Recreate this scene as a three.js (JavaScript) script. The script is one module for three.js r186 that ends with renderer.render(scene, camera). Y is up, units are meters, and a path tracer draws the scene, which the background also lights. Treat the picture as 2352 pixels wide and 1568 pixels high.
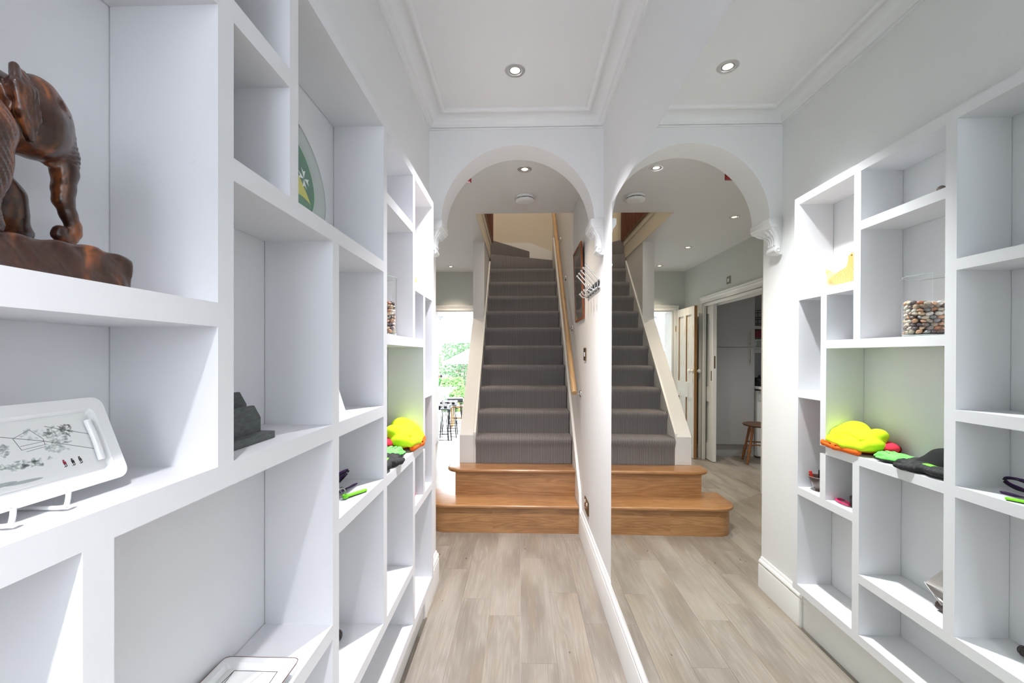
import * as THREE from 'three';
import { mergeGeometries, toCreasedNormals } from 'three/addons/utils/BufferGeometryUtils.js';
import { RoundedBoxGeometry } from 'three/addons/geometries/RoundedBoxGeometry.js';
import { RectAreaLightUniformsLib } from 'three/addons/lights/RectAreaLightUniformsLib.js';

// ------------------------------------------------------------------ camera, sky, lights, exposure
// x to the right, y up, and Z = depth into the hall (three's -z), metres
const scene = new THREE.Scene();
const W = 2352, H = 1568, FOCAL = 972.6;
const camera = new THREE.PerspectiveCamera(2 * Math.atan(H / 2 / FOCAL) * 180 / Math.PI, W / H, 0.03, 80);
camera.position.set(0, 1.28, 0);
camera.rotation.y = 0.02847;
camera.setViewOffset(W, H, 8.35, -31.25, W, H);
const renderer = new THREE.WebGLRenderer();
renderer.toneMapping = THREE.LinearToneMapping;
renderer.toneMappingExposure = 0.65;
renderer.shadowMap.enabled = true;
RectAreaLightUniformsLib.init();
scene.background = new THREE.Color().setRGB(20, 21, 22);          // bright overcast sky

const SPOT_HALL = 34, SPOT_REAR = 7.5, DAY_DOOR = 9.5, DAY_KITCHEN = 26, LANDING = 5;
function daylight(x, y, Z, w, h, power, lookZ, color) {              // daylight entering through a glazed opening
  const l = new THREE.RectAreaLight(color, power, w, h);
  l.position.set(x, y, -Z); l.lookAt(x, y, -(Z + lookZ)); scene.add(l);
}
daylight(-0.02, 1.75, -1.66, 0.6, 1.1, DAY_DOOR, 1, 0xe6eeff);       // front door glass behind the camera
daylight(-2.4, 0.65, 10.2, 2.6, 1.9, DAY_KITCHEN, -1, 0xf4f8ff);     // garden doors at the far end of the kitchen

// ------------------------------------------------------------------ helpers
let seed = 7;
const rnd = () => (seed = (seed * 1664525 + 1013904223) >>> 0) / 4294967296;
const rr = (a, b) => a + (b - a) * rnd();
const lerp = (a, b, t) => a + (b - a) * t;
const clamp = (x, a = 0, b = 1) => Math.min(b, Math.max(a, x));
const smooth = (a, b, x) => { const t = clamp((x - a) / (b - a)); return t * t * (3 - 2 * t); };
const V = (x, y, Z) => new THREE.Vector3(x, y, -Z);
const VP = (x, Z, y) => V(x, y, Z);
const used = {};
function numbered(name) {
  const k = used[name] = (used[name] ?? -1) + 1;
  return k ? `${name}_${String(k).padStart(3, '0')}` : name;
}
function shadows(o) { o.castShadow = o.receiveShadow = true; return o; }
function thing(name, label, category, [x, y, Z], group) {            // a Group at the thing's base
  const o = new THREE.Group(); o.name = numbered(name); o.position.set(x, y, -Z); scene.add(o);
  o.userData = { label, category }; if (group) o.userData.group = group;
  return o;
}
function origin(o) { const p = new THREE.Vector3(); while (o && o !== scene) { p.add(o.position); o = o.parent; } return p; }
function part(parent, name, geo, material, label) {                  // geometry in world places, stored relative to its parent
  const p = origin(parent);
  const m = shadows(new THREE.Mesh(p.lengthSq() ? geo.clone().translate(-p.x, -p.y, -p.z) : geo, material));
  m.name = name; if (label) m.userData.label = label;
  parent.add(m); return m;
}
function struct(name, geo, material) {
  geo = uvm(geo); const m = shadows(new THREE.Mesh(geo, material)); m.name = name; m.userData = { kind: 'structure' }; scene.add(m); return m;
}
function solo(name, label, category, geo, material, group) {         // a thing that is one mesh, origin at its base
  geo.computeBoundingBox(); const b = geo.boundingBox, c = b.getCenter(new THREE.Vector3()); c.y = b.min.y;
  const m = shadows(new THREE.Mesh(geo.clone().translate(-c.x, -c.y, -c.z), material));
  m.name = numbered(name); m.position.copy(c); m.userData = { label, category }; if (group) m.userData.group = group;
  scene.add(m); return m;
}
function uvm(geo, swap = false, du = 0, dv = 0) {                     // uv in metres by the side that faces
  const g = geo.index ? geo.toNonIndexed() : geo; const p = g.attributes.position, n = g.attributes.normal, uv = new Float32Array(p.count * 2);
  for (let i = 0; i < p.count; i++) {
    const t = i - i % 3; let nx = 0, ny = 0, nz = 0;
    for (let k = t; k < t + 3; k++) { nx += n.getX(k); ny += n.getY(k); nz += n.getZ(k); }
    nx = Math.abs(nx); ny = Math.abs(ny); nz = Math.abs(nz);
    const x = p.getX(i), y = p.getY(i), z = p.getZ(i);
    let u = x, v = y; if (nx > ny && nx > nz) u = z; else if (ny > nz) v = z;
    if (swap) [u, v] = [v, u];
    uv[2 * i] = u + du; uv[2 * i + 1] = v + dv;
  }
  g.setAttribute('uv', new THREE.BufferAttribute(uv, 2)); return g;
}
function box(x0, x1, y0, y1, z0, z1) {
  return new THREE.BoxGeometry(x1 - x0, y1 - y0, z1 - z0).translate((x0 + x1) / 2, (y0 + y1) / 2, -(z0 + z1) / 2);
}
function rbox(x0, x1, y0, y1, z0, z1, r = 0.003, s = 2) {
  return new RoundedBoxGeometry(x1 - x0, y1 - y0, z1 - z0, s, r).translate((x0 + x1) / 2, (y0 + y1) / 2, -(z0 + z1) / 2);
}
function merge(list) {
  const all = list.map(g => { const q = g.index ? g.toNonIndexed() : g.clone(); for (const k of Object.keys(q.attributes)) if (!['position', 'normal', 'uv'].includes(k)) q.deleteAttribute(k); return q; });
  return mergeGeometries(all, false);
}
function tube(points, r, seg = 40, rad = 10, closed = false) {
  return new THREE.TubeGeometry(new THREE.CatmullRomCurve3(points, closed, 'catmullrom', 0.5), seg, r, rad, closed);
}
function rod(a, b, ra, rb = ra, rad = 12) {
  const d = b.clone().sub(a), g = new THREE.CylinderGeometry(rb, ra, d.length(), rad);
  g.applyQuaternion(new THREE.Quaternion().setFromUnitVectors(new THREE.Vector3(0, 1, 0), d.clone().normalize()));
  return g.translate((a.x + b.x) / 2, (a.y + b.y) / 2, (a.z + b.z) / 2);
}
function ball(p, r, sx = 1, sy = 1, sz = 1, n = 14) { return new THREE.SphereGeometry(r, n, Math.ceil(n * 0.7)).scale(sx, sy, sz).translate(p.x, p.y, p.z); }
function lathe(profile, at, seg = 32) { return new THREE.LatheGeometry(profile.map(([r, y]) => new THREE.Vector2(r, y)), seg).translate(at.x, at.y, at.z); }
// polygon in (Z, y), drawn across x0..x1
function slabX(poly, x0, x1, bevel = 0) {
  const s = new THREE.Shape(poly.map(([Z, y]) => new THREE.Vector2(Z, y)));
  const g = new THREE.ExtrudeGeometry(s, { depth: x1 - x0 - 2 * bevel, bevelEnabled: bevel > 0, bevelSize: bevel, bevelThickness: bevel, bevelOffset: -bevel, bevelSegments: 2, curveSegments: 24 });
  g.translate(0, 0, bevel);                                          // (Z, y, x) -> (x, y, -Z)
  return g.applyMatrix4(new THREE.Matrix4().set(0, 0, 1, x0, 0, 1, 0, 0, -1, 0, 0, 0, 0, 0, 0, 1));
}
// polygon in (x, y), drawn from depth z0 to z1
function slabZ(shape, z0, z1, bevel = 0) {
  const s = Array.isArray(shape) ? new THREE.Shape(shape.map(([x, y]) => new THREE.Vector2(x, y))) : shape;
  const g = new THREE.ExtrudeGeometry(s, { depth: z1 - z0 - 2 * bevel, bevelEnabled: bevel > 0, bevelSize: bevel, bevelThickness: bevel, bevelOffset: -bevel, bevelSegments: 2, curveSegments: 48 });
  return g.translate(0, 0, -z1 + bevel);
}
// polygon in plan (x, Z), drawn from y0 to y1
function slabY(shape, y0, y1, bevel = 0, seg = 3) {
  const s = Array.isArray(shape) ? new THREE.Shape(shape.map(([x, Z]) => new THREE.Vector2(x, Z))) : shape;
  const g = new THREE.ExtrudeGeometry(s, { depth: y1 - y0 - 2 * bevel, bevelEnabled: bevel > 0, bevelSize: bevel, bevelThickness: bevel, bevelOffset: -bevel, bevelSegments: seg, curveSegments: 32 });
  g.translate(0, 0, bevel);                                          // (x, Z, h) -> (x, y0 + h, -Z)
  return g.applyMatrix4(new THREE.Matrix4().set(1, 0, 0, 0, 0, 0, 1, y0, 0, -1, 0, 0, 0, 0, 0, 1));
}
// a moulding: profile [offset, height] carried along a mitred path of [u, v]; to(u, v, h) gives the place
function moulding(path, profile, to, crease = 0.6) {
  const n = path.length, off = [];
  const dir = i => { const [a, b] = [path[i], path[i + 1]]; const l = Math.hypot(b[0] - a[0], b[1] - a[1]); return [(b[0] - a[0]) / l, (b[1] - a[1]) / l]; };
  for (let i = 0; i < n; i++) {
    const d0 = dir(Math.max(0, i - 1)), d1 = dir(Math.min(n - 2, i)); const a = [-d0[1], d0[0]], b = [-d1[1], d1[0]];
    const m = [a[0] + b[0], a[1] + b[1]], k = 2 / (m[0] * m[0] + m[1] * m[1]); off.push([m[0] * k, m[1] * k]);
  }
  const at = (i, [d, h]) => to(path[i][0] + off[i][0] * d, path[i][1] + off[i][1] * d, h), pos = [];
  const tri = (a, b, c) => pos.push(a.x, a.y, a.z, b.x, b.y, b.z, c.x, c.y, c.z);
  for (let i = 0; i < n - 1; i++) for (let j = 0; j < profile.length - 1; j++) {
    const a = at(i, profile[j]), b = at(i + 1, profile[j]), c = at(i + 1, profile[j + 1]), d = at(i, profile[j + 1]);
    tri(a, b, c); tri(a, c, d);
  }
  const cap = THREE.ShapeUtils.triangulateShape(profile.map(([d, h]) => new THREE.Vector2(d, h)), []);
  for (const i of [0, n - 1]) for (const [a, b, c] of cap) tri(at(i, profile[a]), at(i, profile[b]), at(i, profile[c]));
  const g = new THREE.BufferGeometry(); g.setAttribute('position', new THREE.Float32BufferAttribute(pos, 3)); g.computeVertexNormals();
  return uvm(toCreasedNormals(g, crease));
}
// a profile of [Z, y] drawn across x with u = x and v = length along the profile
function ruled(profile, x0, x1, crease = 0.7) {
  const pos = [], uv = []; let s = 0;
  for (let j = 0; j < profile.length - 1; j++) {
    const [a, b] = [profile[j], profile[j + 1]], t = s + Math.hypot(b[0] - a[0], b[1] - a[1]);
    const q = [[x0, a, s], [x1, a, s], [x1, b, t], [x0, a, s], [x1, b, t], [x0, b, t]];
    for (const [x, [Z, y], w] of q) { pos.push(x, y, -Z); uv.push(x, w); } s = t;
  }
  const cap = THREE.ShapeUtils.triangulateShape(profile.map(([Z, y]) => new THREE.Vector2(Z, y)), []);
  for (const x of [x0, x1]) for (const t of cap) for (const k of t) { pos.push(x, profile[k][1], -profile[k][0]); uv.push(x + profile[k][0], profile[k][1]); }
  const g = new THREE.BufferGeometry(); g.setAttribute('position', new THREE.Float32BufferAttribute(pos, 3)); g.setAttribute('uv', new THREE.Float32BufferAttribute(uv, 2)); g.computeVertexNormals();
  return toCreasedNormals(g, crease);
}

// ------------------------------------------------------------------ noise and textures
const hash = (x, y, z = 0) => { let h = Math.imul(x | 0, 374761393) ^ Math.imul(y | 0, 668265263) ^ Math.imul(z | 0, 2147483647 - 1640531); h = Math.imul(h ^ (h >>> 13), 1274126177); return ((h ^ (h >>> 16)) >>> 0) / 4294967296; };
function vn(x, y, z = 0) {
  const xi = Math.floor(x), yi = Math.floor(y), zi = Math.floor(z); let fx = x - xi, fy = y - yi, fz = z - zi;
  fx = fx * fx * (3 - 2 * fx); fy = fy * fy * (3 - 2 * fy); fz = fz * fz * (3 - 2 * fz);
  const f = k => lerp(lerp(hash(xi, yi, zi + k), hash(xi + 1, yi, zi + k), fx), lerp(hash(xi, yi + 1, zi + k), hash(xi + 1, yi + 1, zi + k), fx), fy);
  return fz ? lerp(f(0), f(1), fz) : f(0);
}
const fbm = (x, y, z = 0, o = 4) => { let s = 0, a = 0.5, t = 0; for (let i = 0; i < o; i++) { s += a * vn(x, y, z); t += a; a *= 0.5; x = x * 2.03 + 17.1; y = y * 2.03 + 5.3; z = z ? z * 2.03 + 9.7 : 0; } return s / t; };
const srgb = c => c <= 0.04045 ? c / 12.92 : ((c + 0.055) / 1.055) ** 2.4;
function tex(w, h, fn, color = true) {                               // fn(x, y) -> [r, g, b] 0..255, sRGB
  const d = new Uint8Array(w * h * 4);
  for (let y = 0; y < h; y++) for (let x = 0; x < w; x++) { const c = fn(x, y), i = 4 * (y * w + x); d[i] = clamp(c[0], 0, 255); d[i + 1] = clamp(c[1], 0, 255); d[i + 2] = clamp(c[2], 0, 255); d[i + 3] = 255; }
  const t = new THREE.DataTexture(d, w, h); t.magFilter = THREE.LinearFilter; t.minFilter = THREE.LinearFilter; t.wrapS = t.wrapT = THREE.RepeatWrapping;
  if (color) t.colorSpace = THREE.SRGBColorSpace; t.needsUpdate = true; return t;
}
function mix3(a, b, t) { return [lerp(a[0], b[0], t), lerp(a[1], b[1], t), lerp(a[2], b[2], t)]; }
function sized(t, mx, my) { t.repeat.set(1 / mx, 1 / my); return t; }
// timber grain: along = metres along the grain, across = metres across it; s picks the board
function grain(across, along, s, knots = []) {
  const wob = fbm(across * 14 + s * 7.7, along * 1.6 + s * 3.1, 0, 3);
  let k = 0, push = 0;
  for (const [kx, ky, kr] of knots) { const d = Math.hypot((across - kx) * 2.2, along - ky); k = Math.max(k, smooth(kr, kr * 0.35, d)); push += Math.exp(-d * d / (kr * kr * 14)) * 1.6; }
  const cath = 0.5 + 0.5 * Math.sin((across * 46 + wob * 20 + push * 5 + along * 1.1) * 2.2);
  const fine = fbm(across * 420 + wob * 6, along * 9 + s * 11, 0, 3);
  const patch = fbm(across * 9 + s * 5.1, along * 2.6 + s * 1.7, 0, 3);
  return { cath, fine, patch, k };
}
const plankTex = tex(2048, 2048, (px, py) => {                       // 8 x 2 different planks of 152 x 914 mm
  const i = Math.floor(px / 256), j = Math.floor(py / 1024), s = i * 2 + j + 1;
  const a = (px % 256) / 256 * 0.152, l = (py % 1024) / 1024 * 0.914;
  const kn = s % 3 === 0 ? [[0.03 + hash(s, 3) * 0.09, 0.1 + hash(s, 5) * 0.7, 0.014], [0.04 + hash(s, 8) * 0.07, 0.1 + hash(s, 9) * 0.7, 0.009]] : s % 4 === 1 ? [[0.05 + hash(s, 4) * 0.05, 0.2 + hash(s, 6) * 0.5, 0.007]] : [];
  const g = grain(a, l, s, kn), tone = (hash(s, 77) - 0.5) * 10;
  let c = mix3([218, 208, 196], [182, 170, 158], smooth(0.36, 0.78, g.patch));
  c = mix3(c, [158, 146, 134], 0.36 * (1 - g.fine) + 0.20 * g.cath * smooth(0.3, 0.6, fbm(a * 6 + s, l * 1.2 + s, 0, 2)));
  c = mix3(c, [236, 226, 210], 0.5 * smooth(0.62, 0.85, g.fine));
  c = mix3(c, [202, 180, 150], 0.3 * smooth(0.6, 0.8, fbm(a * 16 + s * 3, l * 3.5 + s * 9, 0, 2)));
  c = mix3(c, [104, 88, 76], 0.8 * g.k);
  return [c[0] + tone, c[1] + tone, c[2] + tone];
});
const oakTex = tex(1024, 1024, (px, py) => {                         // 1.1 m along u, 0.6 m across v
  const l = px / 1024 * 1.1, a = py / 1024 * 0.6;
  const g = grain(a, l, 3.3, [[0.09, 0.3, 0.006], [0.13, 0.62, 0.009], [0.42, 0.8, 0.008], [0.33, 0.2, 0.005]]);
  let c = mix3([186, 140, 94], [156, 110, 69], 0.55 * g.cath + 0.4 * smooth(0.3, 0.8, g.patch));
  c = mix3(c, [124, 84, 51], 0.42 * smooth(0.55, 0.25, g.fine));
  return mix3(c, [84, 52, 30], 0.85 * g.k);
});
const railTex = tex(256, 512, (px, py) => { const g = grain(px / 256 * 0.13, py / 512 * 1.2, 9.1); return mix3(mix3([196, 163, 120], [176, 137, 92], g.cath * 0.5), [150, 114, 74], 0.4 * smooth(0.5, 0.25, g.fine)); });
const pineTex = tex(512, 1024, (px, py) => {                         // whitewashed pine, grain along v
  const a = px / 512 * 0.6, l = py / 1024 * 2, g = grain(a, l, 5.5, [[0.1, 0.4, 0.012], [0.47, 1.2, 0.01], [0.3, 1.7, 0.012]]);
  let c = mix3([220, 219, 213], [196, 192, 182], 0.22 * g.cath + 0.5 * (1 - g.fine));
  c = mix3(c, [172, 138, 96], 0.5 * smooth(0.66, 0.8, fbm(a * 40, l * 5, 0, 3))); return mix3(c, [136, 108, 80], 0.7 * g.k);
});
const carpetTex = tex(1024, 1024, (px, py) => {                      // 0.104 m square: 16 ribs of 6.5 mm
  const rib = px / 64, i = Math.floor(rib), f = rib - i, loop = 0.5 + 0.5 * Math.sin((py / 1024 * 30 + hash(i, 1) * 4) * Math.PI * 2 + 2 * vn(i * 3.1, py / 90));
  const top = Math.sin(f * Math.PI) ** 1.1, n = hash(px >> 2, py >> 2, 3);
  const t = top * (0.66 + 0.34 * loop) * (0.86 + 0.28 * hash(i, 7)) + (n - 0.5) * 0.16;
  const fleck = hash(px >> 3, py >> 3, 9) > 0.98 ? 26 : 0;
  const c = mix3([78, 75, 78], [172, 167, 167], clamp(t)); return [c[0] + fleck, c[1] + fleck, c[2] + fleck];
});
const carpetBump = tex(512, 512, (px, py) => { const rib = px / 32, f = rib - Math.floor(rib), h = Math.sin(f * Math.PI) * (0.8 + 0.2 * Math.sin(py / 512 * 30 * Math.PI * 2)); return [h * 255, h * 255, h * 255]; }, false);
const plasterBump = tex(512, 512, (px, py) => { const h = fbm(px / 30, py / 30, 0, 4) * 0.7 + hash(px >> 1, py >> 1, 5) * 0.12; return [h * 255, h * 255, h * 255]; }, false);
const fleeceBump = tex(256, 256, (px, py) => { const h = fbm(px / 4, py / 4, 0, 3); return [h * 255, h * 255, h * 255]; }, false);
const slateTex = tex(256, 256, (px, py) => { const n = fbm(px / 40, py / 12, 0, 4), s = hash(px, py, 4); const c = mix3([64, 68, 68], [98, 103, 102], n); return s > 0.985 ? [120, 124, 122] : c; });
function canvasTex(w, h, draw) {
  const c = document.createElement('canvas'); c.width = w; c.height = h; draw(c.getContext('2d'), w, h);
  const t = new THREE.CanvasTexture(c); t.colorSpace = THREE.SRGBColorSpace; return t;
}

// ------------------------------------------------------------------ materials
const std = (color, roughness = 0.6, o = {}) => new THREE.MeshStandardMaterial({ color, roughness, ...o });
const phys = (color, roughness, o) => new THREE.MeshPhysicalMaterial({ color, roughness, ...o });
sized(plasterBump, 0.45, 0.45); sized(oakTex, 1.1, 0.6); sized(railTex, 0.13, 1.2); sized(pineTex, 0.6, 2); sized(carpetTex, 0.104, 0.104); sized(carpetBump, 0.104, 0.104); sized(fleeceBump, 0.03, 0.03); sized(slateTex, 0.08, 0.08);
const M = {
  wall: std(0xe9e9e9, 0.7, { bumpMap: plasterBump, bumpScale: 0.0006 }),
  greyWall: std(0xd3d8d4, 0.75, { bumpMap: plasterBump, bumpScale: 0.0006 }),
  ceiling: std(0xe6e6e6, 0.8, { bumpMap: plasterBump, bumpScale: 0.0008 }),
  trim: std(0xeeeeec, 0.38),
  shelf: std(0xe8e8eb, 0.42),
  cream: std(0xe2d9c8, 0.8),
  plank: std(new THREE.Color().setRGB(0.52, 0.52, 0.52), 0.36, { map: plankTex }),
  oak: phys(0xffffff, 0.3, { map: oakTex, clearcoat: 0.25, clearcoatRoughness: 0.2 }),
  rail: std(0xffffff, 0.35, { map: railTex }),
  carpet: std(0xffffff, 0.95, { map: carpetTex, bumpMap: carpetBump, bumpScale: 0.0014 }),
  mirror: std(0xeef2ee, 0.0, { metalness: 1 }),
  edge: std(0xd8e0dc, 0.3),
  chrome: std(0xd0d0d0, 0.18, { metalness: 1 }),
  nickel: std(0xb9b4ad, 0.28, { metalness: 1 }),
  brass: std(0xb08a45, 0.3, { metalness: 1 }),
  bronze: std(0x7d6647, 0.25, { metalness: 1 }),
  black: std(0x161616, 0.5),
  white: std(0xf0f0f0, 0.4),
  gloss: phys(0xf4f4f4, 0.12, { clearcoat: 0.6, clearcoatRoughness: 0.06 }),
  pine: std(0xffffff, 0.6, { map: pineTex }),
  pineEdge: std(0x9a7040, 0.6),
  darkWood: std(0x5a2c16, 0.5),
  slate: std(0xffffff, 0.75, { map: slateTex }),
  cabinet: std(0xb4b3b3, 0.35),
  tile: std(0xe0e2e4, 0.25),
  vinyl: std(0xcfd3d6, 0.5),
  glass: phys(0xffffff, 0.02, { transmission: 1, thickness: 0, ior: 1.45 }),
  lamp: std(0xffffff, 0.5, { emissive: 0xffffff, emissiveIntensity: 9 }),
  lampWarm: std(0xfff0d8, 0.5, { emissive: 0xffe6bd, emissiveIntensity: 7 }),
  frosted: phys(0xffffff, 0.7, { transmission: 0.7, thickness: 0 }),
};

// ------------------------------------------------------------------ the setting
const XL = -0.484, XR = 0.437, ZA = 2.24, ZB = 2.41;                  // hall walls, front and back of the arch wall
const CH = 2.53, CR = 2.455, FU = 2.66;                              // hall ceiling, rear ceiling, upper floor
const floorBase = struct('floor', merge([box(-2.95, 0.7, -0.16, -0.0035, -1.9, 6.3)]), M.vinyl);
{ // laminate planks, 152 x 914 mm, each a piece of the floor
  const pw = 0.152, pl = 0.914;
  const lay = (x0, x1, z0, z1, skip) => {
    for (let c = Math.floor(x0 / pw); c * pw < x1; c++) {
      const shift = -((c * 0.37 + hash(c, 5) * 0.4) % 1 + 1) % 1 * pl;
      for (let r = Math.floor((z0 - shift) / pl); r * pl + shift < z1; r++) {
        const a = Math.max(x0, c * pw + 0.0003), b = Math.min(x1, (c + 1) * pw - 0.0003), p = Math.max(z0, r * pl + shift + 0.0003), q = Math.min(z1, (r + 1) * pl + shift - 0.0003);
        if (b - a < 0.01 || q - p < 0.01 || skip((a + b) / 2, p, q)) continue;
        const g = box(a, b, -0.0035, 0, p, q), i = Math.floor(hash(c, r, 2) * 8), j = Math.floor(hash(c, r, 3) * 2), uv = g.attributes.uv, pos = g.attributes.position;
        for (let k = 0; k < uv.count; k++) uv.setXY(k, (i + clamp((pos.getX(k) - c * pw) / pw, 0.01, 0.99)) / 8, (j + clamp((-pos.getZ(k) - r * pl - shift) / pl, 0.01, 0.99)) / 2);
        part(floorBase, 'plank', g, M.plank);
      }
    }
  };
  lay(-1.39, XR, -1.6, 6.3, (x, p, q) => (x < -0.62 && q < ZB) || (x > -0.36 && p > 3.3) || (p > 5.97 && (x < -1.24 || x > -0.5)));
  lay(-2.6, -1.394, 3.7, 5.52, () => false);
}
// left hall wall, with the recess that the shelving stands in
struct('wall_left', merge([box(-0.68, XL, 2.0205, CH + 0.05, -1.75, ZA), box(-0.68, XL, 0, 2.0205, 2.037, ZA), box(-0.68, -0.592, 0, 2.0205, -0.5, 2.037), box(-0.68, XL, 0, 2.0205, -1.75, -0.472)]), M.wall);
struct('wall_right', merge([box(XR, 0.58, -0.1, 5.05, -1.75, 6.0)]), M.wall);
{ // arch wall: round arch over the full width, carried on two corbels
  const cx = -0.016, r = 0.405, ys = 1.985, s = new THREE.Shape();
  s.moveTo(XL, ys); s.lineTo(cx - r, ys); s.absarc(cx, ys, r, Math.PI, 0, true); s.lineTo(XR, ys); s.lineTo(XR, CH + 0.02); s.lineTo(XL, CH + 0.02); s.closePath();
  const face = slabZ(s, ZA, ZB);
  struct('wall_arch', merge([toCreasedNormals(face, 0.5), box(-1.52, XL, 0, FU, ZA, ZB), box(XL, XR, CH, FU, ZA, ZB)]), M.wall);
}
struct('wall_front', merge([box(-0.68, -0.42, 0, CH, -1.87, -1.75), box(0.4, 0.58, 0, CH, -1.87, -1.75), box(-0.42, 0.4, 2.42, CH, -1.87, -1.75), box(-0.68, 0.58, -0.16, 0, -1.87, -1.75)]), M.wall);
struct('wall_porch', merge([box(-1.2, -1.1, -0.16, 2.8, -3.0, -1.87), box(1.1, 1.2, -0.16, 2.8, -3.0, -1.87), box(-1.2, 1.2, 2.7, 2.8, -3.0, -1.87), box(-1.2, 1.2, -0.26, -0.16, -3.0, -1.87), box(-1.2, 1.2, -0.16, 1.1, -3.1, -3.0)]), M.greyWall);
struct('ceiling', merge([box(-0.68, 0.58, CH, 2.7, -1.87, ZA)]), M.ceiling);
struct('ceiling_001', merge([box(-1.52, -0.376, CR, FU, ZB, 5.97), box(-0.376, XR, CR, FU, ZB, 3.513)]), M.ceiling);
// plaster cornice round the hall ceiling
struct('trim_1', moulding([[XR, -1.75], [XR, ZA], [XL, ZA], [XL, -1.75]], [[0, 2.472], [0.008, 2.472], [0.01, 2.478], [0.006, 2.481], [0.012, 2.484], [0.014, 2.489], [0.02, 2.492], [0.028, 2.508], [0.045, 2.52], [0.07, 2.524], [0.078, 2.519], [0.09, 2.514], [0.101, 2.52], [0.104, 2.531], [0, 2.531]], VP, 0.9), M.ceiling);
// skirting boards
const skirt = h => [[0, h], [0.006, h], [0.009, h - 0.008], [0.01, h - 0.013], [0.016, h - 0.016], [0.0195, h - 0.026], [0.017, h - 0.036], [0.013, h - 0.039], [0.019, h - 0.041], [0.02, h - 0.045], [0.02, 0], [0, 0]];
struct('baseboard_right', moulding([[XR, -1.75], [XR, 3.02]], skirt(0.186), VP, 0.5), M.trim);
struct('baseboard_left', moulding([[-0.484, 2.405], [-0.484, 2.041]], skirt(0.165), VP, 0.5), M.trim);
struct('baseboard_left_rear', merge([moulding([[-1.39, 3.94], [-1.39, 2.42]], skirt(0.15), VP, 0.5), moulding([[-1.39, 5.96], [-1.39, 5.44]], skirt(0.15), VP, 0.5)]), M.trim);
// stub wall beside the stairs: cut on the slope, full height behind
struct('wall_stair', merge([slabX([[3.425, 0], [3.425, 0.63], [4.41, 1.668], [4.41, CR], [5.97, CR], [5.97, 0]], -0.494, -0.376)]), M.wall);
// rear hall
struct('wall_left_rear', merge([box(-1.52, -1.39, 0, CR, ZB, 4.04), box(-1.52, -1.39, 1.93, CR, 4.04, 5.33), box(-1.52, -1.485 + 0.0, 0, 1.93, 5.33, 5.97), box(-1.415, -1.39, 0, 1.93, 5.33, 5.97), box(-1.52, -1.39, 1.93, CR, 5.33, 5.97)]), M.greyWall);
struct('wall_rear', merge([box(-1.52, -1.232, -0.4, CR, 5.97, 6.27), box(-1.232, -0.52, 1.906, CR, 5.97, 6.27), box(-0.52, 0.58, -0.4, CR, 5.97, 6.27)]), M.greyWall);
const arch = [[0, 0.016], [0, 0], [0.088, 0], [0.088, 0.026], [0.08, 0.028], [0.074, 0.02], [0.066, 0.018], [0.058, 0.025], [0.05, 0.022], [0.044, 0.017], [0.012, 0.015], [0.004, 0.018]];
struct('trim_2', moulding([[5.335, 0], [5.335, 1.925], [4.035, 1.925], [4.035, 0]], arch.map(([d, h]) => [-d, h]), (Z, y, h) => V(-1.39 + h, y, Z), 0.5), M.trim);
struct('trim_3', moulding([[-1.228, 0], [-1.228, 1.906], [-0.52, 1.906], [-0.52, 0]], arch.map(([d, h]) => [d * 0.85, h]), (x, y, h) => V(x, y, 5.97 - h), 0.5), M.trim);
struct('trim_4', merge([box(-1.232, -1.215, 0, 1.906, 5.975, 6.265), box(-1.215, -0.53, 1.892, 1.906, 5.975, 6.265), box(-1.415, -1.39, 1.895, 1.93, 4.04, 5.33), box(-1.52, -1.485, 1.895, 1.93, 4.04, 5.33), box(-1.52, -1.39, 0, 1.93, 4.025, 4.045)]), M.trim);
// utility room beyond the pocket door
struct('wall_utility', merge([box(-2.75, -2.6, 0, CR, 3.55, 6.3), box(-2.6, -1.52, 0, CR, 3.55, 3.7), box(-2.6, -1.52, 0, CR, 6.15, 6.3)]), M.wall);
struct('ceiling_utility', box(-2.75, -1.52, CR, FU, 3.55, 6.3), M.ceiling);
// upper floor round the stairwell
struct('wall_upper', merge([box(-0.376, XR, 2.0, FU, 5.78, 5.92), box(-1.6, XR, FU, 5.05, 5.78, 5.92), box(-1.7, -1.52, FU, 5.05, 2.0, 5.92), box(-1.7, XR, FU, 5.05, 1.9, 2.05)]), M.cream);
struct('ceiling_upper', box(-1.7, 0.58, 5.0, 5.15, 1.9, 5.95), M.ceiling);
struct('trim_5', merge([box(-0.376, -0.364, 2.45, 2.606, 3.513, 5.4), box(-0.376, -0.356, 2.606, 2.655, 3.513, 5.4), box(-0.376, -0.35, 2.648, 2.656, 3.513, 5.4)]), M.cream);
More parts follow.
